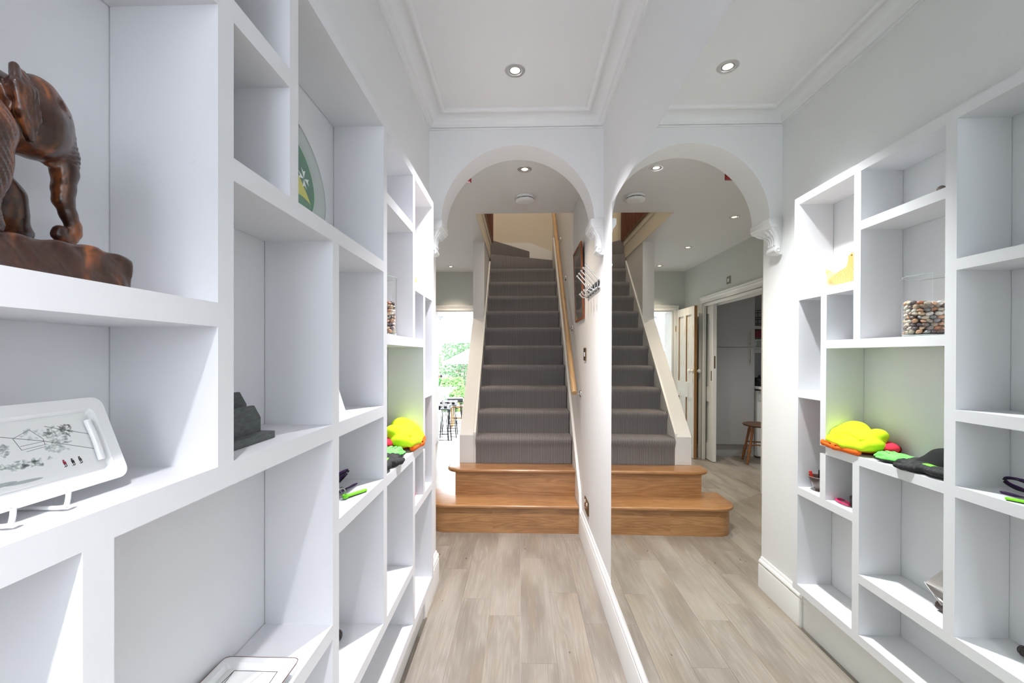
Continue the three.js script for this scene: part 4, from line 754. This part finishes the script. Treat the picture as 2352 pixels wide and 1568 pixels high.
{
  const t = thing('green_torch', 'bright lime green rubber strap with black underside on the shelf edge', 'strap', [-0.45, R.j, 1.14]);
  const a = V(-0.462, 0.9075, 1.105), b = V(-0.4285, 0.9055, 1.168), d = b.clone().sub(a), g = new RoundedBoxGeometry(0.0085, 0.007, d.length(), 3, 0.0025), q = new THREE.Quaternion().setFromUnitVectors(new THREE.Vector3(0, 0, 1), d.clone().normalize()), mid = a.clone().lerp(b, 0.5);
  part(t, 'strap', g.applyQuaternion(q).translate(mid.x, mid.y, mid.z), std(0x86e01c, 0.45));
  part(t, 'underside', new RoundedBoxGeometry(0.0075, 0.003, d.length() * 0.92, 2, 0.001).applyQuaternion(q).translate(mid.x, mid.y - 0.0042, mid.z), M.black);
  part(t, 'round_end', new THREE.CylinderGeometry(0.0075, 0.0075, 0.0085, 24).translate(a.x, a.y, a.z), std(0x74d420, 0.4));
  part(t, 'eyelet', new THREE.CylinderGeometry(0.0026, 0.0026, 0.0092, 16).translate(a.x + 0.001, a.y, a.z), M.black);
}
solo('dark_gadget', 'small dark brown oval thing lying at the back of a low shelf', 'ornament', solid(p => ell(p, [-0.53, 0.471, 1.205], [0.016, 0.0152, 0.02]) + 0.0006 * Math.sin(p[2] * 700), [-0.55, 0.452, 1.18], [-0.51, 0.49, 1.23], 0.002), std(0x2d211d, 0.4));

// ------------------------------------------------------------------ hats and gloves
const fleece = hex => std(hex, 0.95, { bumpMap: fleeceBump, bumpScale: 0.0008 });
const shelfJ = R.j + 0.0006;
solo('orange_hat', 'folded orange fleece hat under the yellow one', 'hat', solid(p => {
  let d = ell(p, [-0.488, 0.917, 1.775], [0.074, 0.017, 0.128]);
  d = smin(d, chain(p, [[-0.425, 0.913, 1.66, 0.012], [-0.414, 0.914, 1.76, 0.013], [-0.428, 0.916, 1.84, 0.014], [-0.485, 0.921, 1.905, 0.016], [-0.55, 0.921, 1.84, 0.014], [-0.56, 0.925, 1.7, 0.016], [-0.55, 0.925, 1.65, 0.014]], 0.008), 0.01);
  d = smin(d, ell(p, [-0.54, 0.933, 1.665], [0.03, 0.02, 0.055]), 0.012);
  d += 0.004 * (fbm(p[0] * 30, p[1] * 30, p[2] * 22, 2) - 0.5);
  d = Math.max(d, -(cone(p, [-0.406, 0.919, 1.72], [-0.412, 0.922, 1.83], 0.003, 0.0035)));
  return Math.max(d, shelfJ - p[1]);
}, [-0.574, 0.896, 1.63], [-0.392, 0.962, 1.935], 0.0028), fleece(0xf06a12));
solo('red_hat', 'bright coral red hat showing at both ends under the yellow hat', 'hat', solid(p => smin(ell(p, [-0.5, 0.945, 1.85], [0.042, 0.024, 0.035]), ell(p, [-0.522, 0.937, 1.648], [0.036, 0.022, 0.044]), 0.01) + 0.003 * (fbm(p[0] * 40, p[1] * 40, p[2] * 40, 2) - 0.5), [-0.566, 0.9105, 1.59], [-0.45, 0.98, 1.9], 0.0028), fleece(0xf2304a));
solo('yellow_hat', 'neon yellow fleece hat heaped on top of the orange hat', 'hat', solid(p => {
  let d = ell(p, [-0.481, 0.957, 1.755], [0.062, 0.04, 0.098]);
  d = smin(d, ell(p, [-0.478, 0.945, 1.68], [0.058, 0.032, 0.06]), 0.03);
  d = smin(d, ell(p, [-0.5, 0.985, 1.765], [0.042, 0.032, 0.045]), 0.025);
  d = smin(d, ell(p, [-0.506, 0.978, 1.665], [0.032, 0.024, 0.034]), 0.012);
  d = smin(d, chain(p, [[-0.43, 0.934, 1.648, 0.014], [-0.418, 0.93, 1.72, 0.013], [-0.428, 0.936, 1.81, 0.015]], 0.012), 0.015);
  for (const [a, b, r] of [[[-0.43, 0.978, 1.79], [-0.424, 0.952, 1.77], 0.007], [[-0.426, 0.975, 1.73], [-0.428, 0.962, 1.67], 0.009], [[-0.47, 1.004, 1.69], [-0.45, 0.985, 1.677], 0.005], [[-0.43, 0.985, 1.7], [-0.438, 0.994, 1.74], 0.006], [[-0.45, 0.972, 1.63], [-0.432, 0.955, 1.66], 0.005]]) d = -smin(-d, cone(p, a, b, r, r * 0.6), 0.008);
  d += 0.005 * (fbm(p[0] * 24, p[1] * 24, p[2] * 18, 2) - 0.5);
  return d;
}, [-0.56, 0.9, 1.58], [-0.39, 1.03, 1.9], 0.0028), fleece(0xd6f21c));
const gloveMat = std(0xffffff, 0.75, { vertexColors: true });
function glove(name, label, cx, cz, y, turn, lean, green, long) {      // a limp glove, fingers towards +Z before turning
  const ca = Math.cos(turn), sa = Math.sin(turn);
  const f = q => {
    const x = q[0] - cx, z = q[2] - cz, p = [x * ca - z * sa, q[1] - y - lean * z, x * sa + z * ca];
    let d = ell(p, [0, 0.017, 0], [0.036, 0.017, 0.046]);
    [[-0.027, 0.066], [-0.01, 0.078], [0.009, 0.076], [0.026, 0.062]].forEach(([fx, fl], i) => { d = smin(d, chain(p, [[fx * 0.85, 0.018, 0.03, 0.0115], [fx, 0.02, 0.03 + (fl - 0.03) * 0.55, 0.0105], [fx * 1.05, 0.011, fl, 0.009]], 0.004), 0.006); });
    d = smin(d, chain(p, [[0.028, 0.014, -0.02, 0.012], [0.044, 0.012, 0.012, 0.0105], [0.047, 0.011, 0.036, 0.009]], 0.006), 0.008);
    d = smin(d, ell(p, [0, 0.018, -0.06 - long], [0.03, 0.0165, 0.036 + long]), 0.014);
    d += 0.0025 * (fbm(q[0] * 60, q[1] * 60, q[2] * 60, 2) - 0.5);
    return Math.max(d, shelfJ - q[1]);
  };
  const colour = q => {
    const x = q[0] - cx, z = q[2] - cz, p = [x * ca - z * sa, q[1] - y - lean * z, x * sa + z * ca];
    if (!green) return p[2] < -0.02 && p[2] > -0.055 && p[1] > 0.022 && p[0] < 0.012 ? [120, 224, 60] : fbm(q[0] * 200, q[1] * 200, q[2] * 200, 2) > 0.62 ? [52, 52, 52] : [26, 26, 27];
    const slot = p[2] > 0.018 && [-0.018, 0, 0.018].some(s => Math.abs(p[0] - s) < 0.0028);
    return p[1] < 0.0125 || p[2] < -0.05 || slot ? [27, 27, 27] : mix3([130, 232, 110], [96, 206, 84], fbm(q[0] * 80, q[1] * 80, q[2] * 80, 2));
  };
  return solo(name, label, 'glove', solid(f, [cx - 0.13, R.j - 0.002, cz - 0.15], [cx + 0.1, y + 0.06, cz + 0.12], 0.0026, colour), gloveMat);
}
glove('glove', 'light green backed sports glove with black palm lying beside the hats', -0.492, 1.555, shelfJ, 0.12, 0, true, 0.01);
glove('glove', 'mostly black sports glove with a green flash, nearest the shelf edge', -0.458, 1.44, shelfJ, -0.1, 0, false, 0.01);
solo('black_cap', 'black fleece cap slumped behind the gloves', 'hat', solid(p => { let d = ell(p, [-0.532, 0.935, 1.41], [0.036, 0.05, 0.085]); d = smin(d, ell(p, [-0.515, 0.92, 1.46], [0.045, 0.022, 0.05]), 0.02); d += 0.006 * (fbm(p[0] * 26, p[1] * 26, p[2] * 20, 2) - 0.5); return Math.max(d, shelfJ - p[1], -0.5745 - p[0], 1.3275 - p[2]); }, [-0.58, 0.897, 1.32], [-0.46, 1.0, 1.53], 0.003), std(0x1b1b1c, 0.95, { bumpMap: fleeceBump, bumpScale: 0.0008 }));

// ------------------------------------------------------------------ duck, jar of pebbles, bowl, small things
{
  const t = thing('wooden_duck', 'varnished wooden duck with ringed grain looking along the shelf', 'duck', [-0.492, R.b, 1.83]);
  const y0 = R.b + 0.0005, X = -0.492;
  const f = p => { let d = ell(p, [X, 1.606, 1.845], [0.036, 0.037, 0.066]); d = smin(d, ell(p, [X, 1.612, 1.8], [0.033, 0.036, 0.036]), 0.02); d = smin(d, chain(p, [[X, 1.632, 1.785, 0.022], [X, 1.66, 1.776, 0.0165], [X, 1.681, 1.768, 0.0215]], 0.01), 0.014); d = smin(d, ell(p, [X, 1.684, 1.765], [0.021, 0.0205, 0.024]), 0.008); d = smin(d, cone(p, [X, 1.675, 1.746], [X, 1.671, 1.724], 0.009, 0.005), 0.006); d = smin(d, chain(p, [[X, 1.63, 1.895, 0.018], [X, 1.65, 1.915, 0.009], [X, 1.665, 1.93, 0.0035]], 0.008), 0.014); return Math.max(d, y0 - p[1], p[0] + (p[2] - 1.845) * -0.35 - 0.035 + X * -1 - 0.0); };
  const ring = p => { const head = smooth(1.648, 1.664, p[1]) > 0.5; const c = head ? [X + 0.02, 1.68, 1.785] : [X + 0.034, 1.606, 1.885], q = Math.hypot((p[0] - c[0]) * 1.1, p[1] - c[1], (p[2] - c[2]) * (head ? 1 : 0.72)) + 0.002 * fbm(p[0] * 90, p[1] * 90, p[2] * 90, 2); const s = 0.5 + 0.5 * Math.sin(q * 1250); return mix3([226, 176, 108], [176, 118, 58], s ** 1.5 * (0.8 - 0.2 * vn(q * 300, 1))); };
  part(t, 'duck_body', solid(f, [X - 0.05, R.b - 0.003, 1.71], [X + 0.05, 1.712, 1.945], 0.0018, ring), phys(0xffffff, 0.3, { vertexColors: true, clearcoat: 0.7, clearcoatRoughness: 0.12 }));
  part(t, 'eye', merge([ball(V(X + 0.0195, 1.69, 1.758), 0.0024), ball(V(X - 0.0195, 1.69, 1.758), 0.0024)]), M.black);
}
{
  const c = V(-0.497, R.c + 0.0006, 1.458), r = 0.0665, H = 0.2;
  const t = thing('glass_jar', 'tall clear glass cylinder jar holding pebbles', 'jar', [-0.497, R.c, 1.458]);
  part(t, 'glass_wall', lathe([[0, 0.004], [r - 0.004, 0.004], [r, 0.009], [r, H]], c, 56), M.glass);
  part(t, 'rim', new THREE.TorusGeometry(r, 0.0013, 8, 56).rotateX(Math.PI / 2).translate(c.x, c.y + H, c.z), phys(0xdfe8e4, 0.05, { transmission: 0.6, thickness: 0 }));
  part(t, 'base', lathe([[0, 0], [r - 0.003, 0], [r - 0.001, 0.003], [r - 0.004, 0.0055], [0, 0.0055]], c, 48), phys(0xdfe8e4, 0.05, { transmission: 0.7, thickness: 0 }));
  const shapes = []; for (let k = 0; k < 8; k++) { const g = new THREE.IcosahedronGeometry(1, 3), p = g.attributes.position; for (let i = 0; i < p.count; i++) { const x = p.getX(i), y = p.getY(i), z = p.getZ(i), s = 0.78 + 0.44 * fbm(x * 1.3 + k * 7, y * 1.3 + 3, z * 1.3 + 11, 2); p.setXYZ(i, x * s, y * s * 0.62, z * s * 0.85); } const q = g; q.deleteAttribute('normal'); q.deleteAttribute('uv'); const w = toCreasedNormals(q, 1.2); shapes.push(uvm(w)); }
  const tones = [0xd8cfc2, 0xb9ab98, 0x8f7a68, 0xc79a7a, 0x6d5a50, 0xe3ddd2, 0xa4643c, 0x7e7c7a, 0xcdb394, 0x54464a].map(h => { const nt = tex(64, 64, (x, y) => { const n = fbm(x / 20, y / 7 + (h % 97), 0, 3), k = 0.72 + 0.5 * n; return [(h >> 16) * k, (h >> 8 & 255) * k, (h & 255) * k]; }); return phys(0xffffff, 0.35, { map: sized(nt, 0.8, 0.8), clearcoat: 0.3, clearcoatRoughness: 0.2 }); });
  const seedsBefore = seed; seed = 99; let proto = null;
  for (let layer = 0; layer < 9; layer++) for (const [ring, n] of [[0.052, 19], [0.03, 9]]) for (let k = 0; k < n; k++) {
    if (ring < 0.05 && layer < 7) continue;
    const a = (k + (layer % 2) * 0.5 + rr(-0.2, 0.2)) / n * Math.PI * 2, s = rr(0.0088, 0.0118), rad = Math.min(ring + rr(-0.002, 0.002), r - 0.0025 - s);
    const y = R.c + 0.0155 + layer * 0.0118 + rr(-0.0015, 0.0015) + (layer > 7 ? 0.006 * Math.sin(a + 1) : 0);
    const o = proto ? proto.clone() : shadows(new THREE.Mesh(shapes[0], tones[0]));
    o.geometry = shapes[Math.floor(rnd() * 8)]; o.material = tones[Math.floor(rnd() * 10)]; o.name = numbered('pebble'); o.position.set(-0.497 + rad * Math.sin(a), y, -(1.458 + rad * Math.cos(a))); o.rotation.set(rr(-0.5, 0.5), rr(0, 6.3), rr(-0.5, 0.5)); o.scale.setScalar(s);
    o.userData = { label: 'small smooth pebble among mixed brown and white stones in the glass jar', category: 'pebble', group: 'pebbles in the glass jar' }; scene.add(o); proto ??= o;
  }
  solo('gravel_bed', 'inner fill of mixed pebbles in the middle of the glass jar', 'pebbles', lathe([[0, 0.008], [0.036, 0.008], [0.038, 0.085], [0.02, 0.096], [0, 0.096]], c, 24), std(0x6a5648, 0.8)).userData.kind = 'stuff';
  seed = seedsBefore;
}
solo('figurine', 'little grey brown bird figurine on the highest compartment', 'figurine', solid(p => { const X = -0.535; let d = ell(p, [X, 1.813, 1.468], [0.016, 0.018, 0.028]); d = smin(d, ell(p, [X, 1.839, 1.457], [0.0105, 0.0115, 0.0125]), 0.01); d = smin(d, cone(p, [X, 1.839, 1.449], [X, 1.836, 1.438], 0.005, 0.002), 0.004); d = smin(d, cone(p, [X, 1.815, 1.49], [X, 1.815, 1.507], 0.009, 0.004), 0.01); return Math.max(d, R.a + 0.0006 - p[1]); }, [-0.56, 1.79, 1.425], [-0.51, 1.86, 1.52], 0.0018), std(0x8d8078, 0.7));
{
  const c = V(-0.488, R.g + 0.0006, 1.952), t = thing('small_bowl', 'small dark glazed bowl full of odds and ends', 'bowl', [-0.488, R.g, 1.952]);
  part(t, 'bowl', lathe([[0, 0.004], [0.016, 0.004], [0.017, 0], [0.021, 0], [0.022, 0.008], [0.036, 0.028], [0.044, 0.05], [0.0465, 0.061], [0.0445, 0.063], [0.042, 0.06], [0.038, 0.045], [0.03, 0.026], [0, 0.014]], c, 40), phys(0x4a3632, 0.22, { clearcoat: 0.6 }));
  part(t, 'rim_glaze', new THREE.TorusGeometry(0.0455, 0.0018, 8, 40).rotateX(Math.PI / 2).translate(c.x, c.y + 0.062, c.z), std(0x7e6a60, 0.3));
}
solo('key_fob', 'black fob standing out of the dark bowl', 'key fob', rbox(-0.495, -0.483, 0.712, 0.768, 1.942, 1.962, 0.004), M.black);
solo('red_lighter', 'small red lighter standing in the dark bowl', 'lighter', rod(V(-0.462, 0.722, 1.966), V(-0.456, 0.758, 1.972), 0.0065, 0.0065, 16), std(0xc22a1c, 0.35));
solo('silver_ball', 'silver trinket in the dark bowl beside the black fob', 'trinket', ball(V(-0.505, 0.742, 1.94), 0.016), M.chrome);
{
  const t = thing('carabiner', 'pink carabiner clip beside the black camera strap buckle', 'carabiner', [-0.468, R.g, 1.785]);
  part(t, 'loop', tube([V(-0.482, 0.683, 1.812), V(-0.47, 0.683, 1.818), V(-0.455, 0.683, 1.81), V(-0.45, 0.683, 1.78), V(-0.452, 0.683, 1.752), V(-0.463, 0.683, 1.745), V(-0.474, 0.683, 1.755), V(-0.479, 0.683, 1.785)], 0.0042, 80, 8, true), std(0xc81e5a, 0.3));
  part(t, 'gate', rod(V(-0.477, 0.6835, 1.765), V(-0.481, 0.6835, 1.805), 0.0034), M.black);
}
{
  const t = thing('head_torch', 'small black head torch lying by the pink carabiner', 'torch', [-0.485, R.g, 1.735]);
  part(t, 'body', rbox(-0.512, -0.462, R.g + 0.0006, 0.722, 1.7, 1.752, 0.008, 3), std(0x1c1b1d, 0.5));
  part(t, 'lens_ring', new THREE.TorusGeometry(0.014, 0.003, 8, 24).translate(-0.486, 0.702, -1.7525), std(0x2c2a2c, 0.3)); part(t, 'clip', rbox(-0.505, -0.47, 0.721, 0.733, 1.715, 1.746, 0.003), M.black);
}
{ // crumpled clear and silver packet
  const t = thing('foil_packet', 'crumpled clear plastic packet with silvery folds on the low shelf', 'packet', [-0.515, R.h, 1.4]);
  const sheet = (P, n, amp, s) => { const pos = [], q = (u, v) => { const a = P[0].clone().lerp(P[1], u), b = P[3].clone().lerp(P[2], u), p = a.lerp(b, v), e = Math.sin(u * Math.PI) * Math.sin(v * Math.PI); p.x += amp * e * 2 * (fbm(u * 4 + s, v * 4, 0, 2) - 0.3); p.z += amp * e * (fbm(u * 6 + s, v * 6 + 9, 0, 2) - 0.5); return p; }; for (let i = 0; i < n; i++) for (let j = 0; j < n; j++) { const A = q(i / n, j / n), B = q((i + 1) / n, j / n), C = q((i + 1) / n, (j + 1) / n), D = q(i / n, (j + 1) / n); for (const k of [A, B, C, A, C, D]) pos.push(k.x, k.y, k.z); } const g = new THREE.BufferGeometry(); g.setAttribute('position', new THREE.Float32BufferAttribute(pos, 3)); g.computeVertexNormals(); return uvm(toCreasedNormals(g, 0.5)); };
  part(t, 'upper_sheet', sheet([V(-0.5, 0.522, 1.468), V(-0.5, 0.53, 1.34), V(-0.552, 0.64, 1.345), V(-0.55, 0.632, 1.41)], 14, 0.02, 3), phys(0xd6d0cc, 0.18, { clearcoat: 0.5 }));
  part(t, 'folded_edge', sheet([V(-0.5, 0.522, 1.469), V(-0.492, 0.522, 1.34), V(-0.49, 0.478, 1.34), V(-0.494, 0.484, 1.41)], 12, 0.014, 8), std(0x8d8886, 0.25, { metalness: 0.7 }));
  part(t, 'seal', rod(V(-0.5, 0.5225, 1.47), V(-0.494, 0.482, 1.405), 0.0012), M.white);
}
solo('dark_cup', 'dark brown cup lying under the silvery packet', 'cup', rod(V(-0.508, R.h + 0.0178, 1.36), V(-0.508, R.h + 0.0166, 1.425), 0.017, 0.0155, 24), std(0x33241f, 0.35));

// ------------------------------------------------------------------ kitchen beyond the rear door
{
  const t = thing('kitchen_island', 'kitchen island with thick pale worktop beyond the doorway', 'island', [-2.2, -0.4, 9.0]);
  part(t, 'base', rbox(-2.7, -1.86, -0.398, 0.42, 8.1, 10.0, 0.004), std(0xaab4bb, 0.5));
  part(t, 'worktop', rbox(-2.75, -1.615, 0.42, 0.462, 8.02, 10.1, 0.004), M.gloss);
  part(t, 'hob', rbox(-2.4, -1.8, 0.4625, 0.467, 8.5, 9.1, 0.002), M.black);
}
const cow = tex(128, 128, (x, y) => { const n = fbm(x / 26, y / 26, 0, 3); return n > 0.5 ? [206, 206, 206] : [36, 36, 38]; }); sized(cow, 0.25, 0.25);
const cowMat = std(0xffffff, 0.85, { map: cow }), legMat = std(0x1a1a1c, 0.4);
{
  const y0 = -0.4, proto = new THREE.Group(); proto.userData = { category: 'bar stool', group: 'bar stools at the kitchen island' };
  const add = (name, g, m) => { const o = shadows(new THREE.Mesh(g, m)); o.name = name; proto.add(o); return o; };
  add('seat', uvm(rbox(-0.17, 0.17, 0.66, 0.735, -0.17, 0.17, 0.02, 3)), cowMat);
  add('seat_band', rbox(-0.172, 0.172, 0.655, 0.672, -0.172, 0.172, 0.004), M.black);
  for (const [sx, sz] of [[1, 1], [1, -1], [-1, 1], [-1, -1]]) add('leg', merge([rod(V(sx * 0.13, 0.66, sz * 0.1), V(sx * 0.165, 0.004, sz * 0.165), 0.007, 0.007, 8), rod(V(sx * 0.1, 0.66, sz * 0.13), V(sx * 0.16, 0.004, sz * 0.168), 0.007, 0.007, 8)]), legMat);
  for (const [a, b] of [[V(-0.155, 0.2, -0.15), V(0.155, 0.2, -0.15)], [V(-0.155, 0.2, 0.15), V(0.155, 0.2, 0.15)], [V(-0.16, 0.03, -0.167), V(0.16, 0.03, -0.167)], [V(-0.16, 0.03, 0.167), V(0.16, 0.03, 0.167)]]) add('foot_bar', rod(a, b, 0.006, 0.006, 8), legMat);
  [['nearest cowhide bar stool at the island, its feet hidden by the step', -1.5, 8.02], ['middle cowhide bar stool at the island', -1.47, 8.68], ['far dark bar stool at the island, closest to the garden doors', -1.44, 9.34]].forEach(([label, x, z], i) => {
    const o = i ? proto.clone() : proto; o.name = numbered('bar_stool'); o.userData = { ...proto.userData, label }; o.position.copy(V(x, y0, z)); o.rotation.y = 0.06 * i; scene.add(o);
    if (i === 2) o.children[0].material = std(0x4a4c50, 0.7);
  });
}
{
  const c = V(-1.775, 0.4622, 9.0), t = thing('tulip_vase', 'glass vase of red and purple tulips on the island', 'vase of flowers', [-1.775, 0.462, 9.0]);
  part(t, 'vase', lathe([[0, 0], [0.04, 0], [0.045, 0.08], [0.055, 0.16]], c, 28), M.glass);
  const green = std(0x3f8a3a, 0.6);
  [[-0.05, 0.36, 0xa8243c, 0], [0.02, 0.36, 0xd9442a, 0.02], [0.085, 0.37, 0x3a2a4a, -0.02], [-0.11, 0.33, 0xb02a50, 0.03]].forEach(([dx, h, col, dz]) => {
    const top = V(-1.775 + dx, 0.462 + h, 9 + dz);
    part(t, 'stem', tube([V(-1.775, 0.47, 9), V(-1.775 + dx * 0.4, 0.462 + h * 0.5, 9 + dz * 0.5), top], 0.004, 14, 6), green);
    part(t, 'leaf', new THREE.SphereGeometry(1, 10, 8).scale(0.014, 0.1, 0.006).rotateZ(-dx * 4).translate(-1.775 + dx * 0.65, 0.462 + h * 0.58, -(9 + dz)), green);
    part(t, 'bloom', lathe([[0, -0.03], [0.018, -0.024], [0.026, -0.004], [0.02, 0.02], [0.008, 0.03], [0, 0.03]], top, 12), std(col, 0.6));
  });
}
for (const [x, z, label] of [[-2.36, 9.85, 'pendant lamp over the far end of the island'], [-2.5, 9.2, 'pendant lamp over the middle of the island']]) {
  const t = thing('pendant_lamp', label, 'pendant lamp', [x, 1.5, z]);
  part(t, 'canopy', lathe([[0, 1.999], [0.06, 1.999], [0.055, 1.975], [0, 1.97]], V(x, 0, z), 24), M.chrome);
  part(t, 'stem', rod(V(x, 1.975, z), V(x, 1.7, z), 0.006), M.chrome);
  part(t, 'holder', rod(V(x, 1.7, z), V(x, 1.66, z), 0.025), M.chrome);
  part(t, 'glass_globe', new THREE.SphereGeometry(0.075, 20, 14).translate(x, 1.6, -z), M.frosted);
}
{
  const t = thing('emergency_light', 'small grey fitting on the kitchen ceiling inside the doorway', 'light fitting', [-1.52, 1.98, 7.9]);
  part(t, 'plate', rbox(-1.6, -1.445, 1.962, 1.9995, 7.86, 7.94, 0.004), M.vinyl);
  part(t, 'spot_head', merge([ball(V(-1.54, 1.95, 7.9), 0.016), ball(V(-1.505, 1.95, 7.9), 0.016)]), M.nickel);
}
{
  const t = thing('wooden_bench', 'low pale wooden bench between the bar stools and the garden doors', 'bench', [-1.4, -0.4, 9.9]), w = std(0xb98a58, 0.5);
  part(t, 'seat', rbox(-1.62, -1.05, 0.06, 0.1, 9.75, 10.05, 0.006), w);
  for (const [x, z] of [[-1.59, 9.78], [-1.08, 9.78], [-1.59, 10.02], [-1.08, 10.02]]) part(t, 'leg', rbox(x - 0.02, x + 0.02, -0.398, 0.06, z - 0.02, z + 0.02, 0.003), w);
  part(t, 'rail', rbox(-1.57, -1.1, -0.2, -0.16, 9.77, 9.79, 0.003), w);
}
// ------------------------------------------------------------------ garden
struct('ground', box(-12, 10, -0.62, -0.42, 10.65, 30), std(0xd6d2cb, 0.9));
struct('wall_garden', box(-12, 10, -0.5, 1.9, 18, 18.3), std(0xb5aea6, 0.9));
{
  const t = thing('parasol', 'large white garden parasol outside the kitchen', 'parasol', [-1, -0.42, 14]);
  part(t, 'canopy', new THREE.ConeGeometry(1.65, 0.8, 8, 1, true).translate(-1, 1.42, -14), std(0xf4f4f4, 0.9, { side: THREE.DoubleSide }));
  part(t, 'pole', rod(V(-1, -0.42, 14), V(-1, 1.86, 14), 0.025), M.white);
}
{
  const leafG = new THREE.SphereGeometry(1, 6, 4).scale(0.03, 0.008, 0.052), q = new THREE.Quaternion(), e = new THREE.Euler();
  const cols = [0x55874a, 0x4a7448, 0x6a9a50, 0x41683f];
  [['leafy green shrub left of the parasol in the garden', -3.6, 15.2, 1.0, 2.0], ['dark green climbing shrub against the garden wall behind the parasol', -2.2, 17.2, 1.3, 3.0], ['low bright green bush in front of the parasol', -2.1, 13, 0.5, 1.0], ['tall green shrub at the right of the garden', -0.6, 16.4, 1.0, 2.4], ['loose green shrub in the far left corner of the garden', -5.6, 17.0, 1.3, 2.6]].forEach(([label, x, z, r, h], k) => {
    const t = thing('garden_shrub', label, 'shrub', [x, -0.42, z]), n = 3200, im = new THREE.InstancedMesh(leafG, std(cols[k % 4], 0.8), n), m = new THREE.Matrix4(), s = new THREE.Vector3();
    for (let i = 0; i < n; i++) { const a = rnd() * 6.28, b = Math.sqrt(rnd()) * r, y = rnd() * h, f = 1 - 0.35 * y / h; e.set(rr(-1, 1), rr(0, 6.3), rr(-1, 1)); m.compose(new THREE.Vector3(Math.sin(a) * b * f, y, Math.cos(a) * b * f), q.setFromEuler(e), s.setScalar(rr(0.7, 1.4))); im.setMatrixAt(i, m); }
    im.name = 'foliage'; im.userData.kind = 'stuff'; t.add(shadows(im));
    const st = part(t, 'stems', merge([rod(V(x, -0.42, z), V(x + 0.1, h * 0.7 - 0.42, z), 0.03, 0.012, 8), rod(V(x, -0.42, z), V(x - 0.15, h * 0.6 - 0.42, z + 0.05), 0.025, 0.01, 8)]), std(0x5a4632, 0.9)); void st;
  });
}

scene.traverse(o => { if (o.isMesh) o.castShadow = o.receiveShadow = true; });
renderer.render(scene, camera);
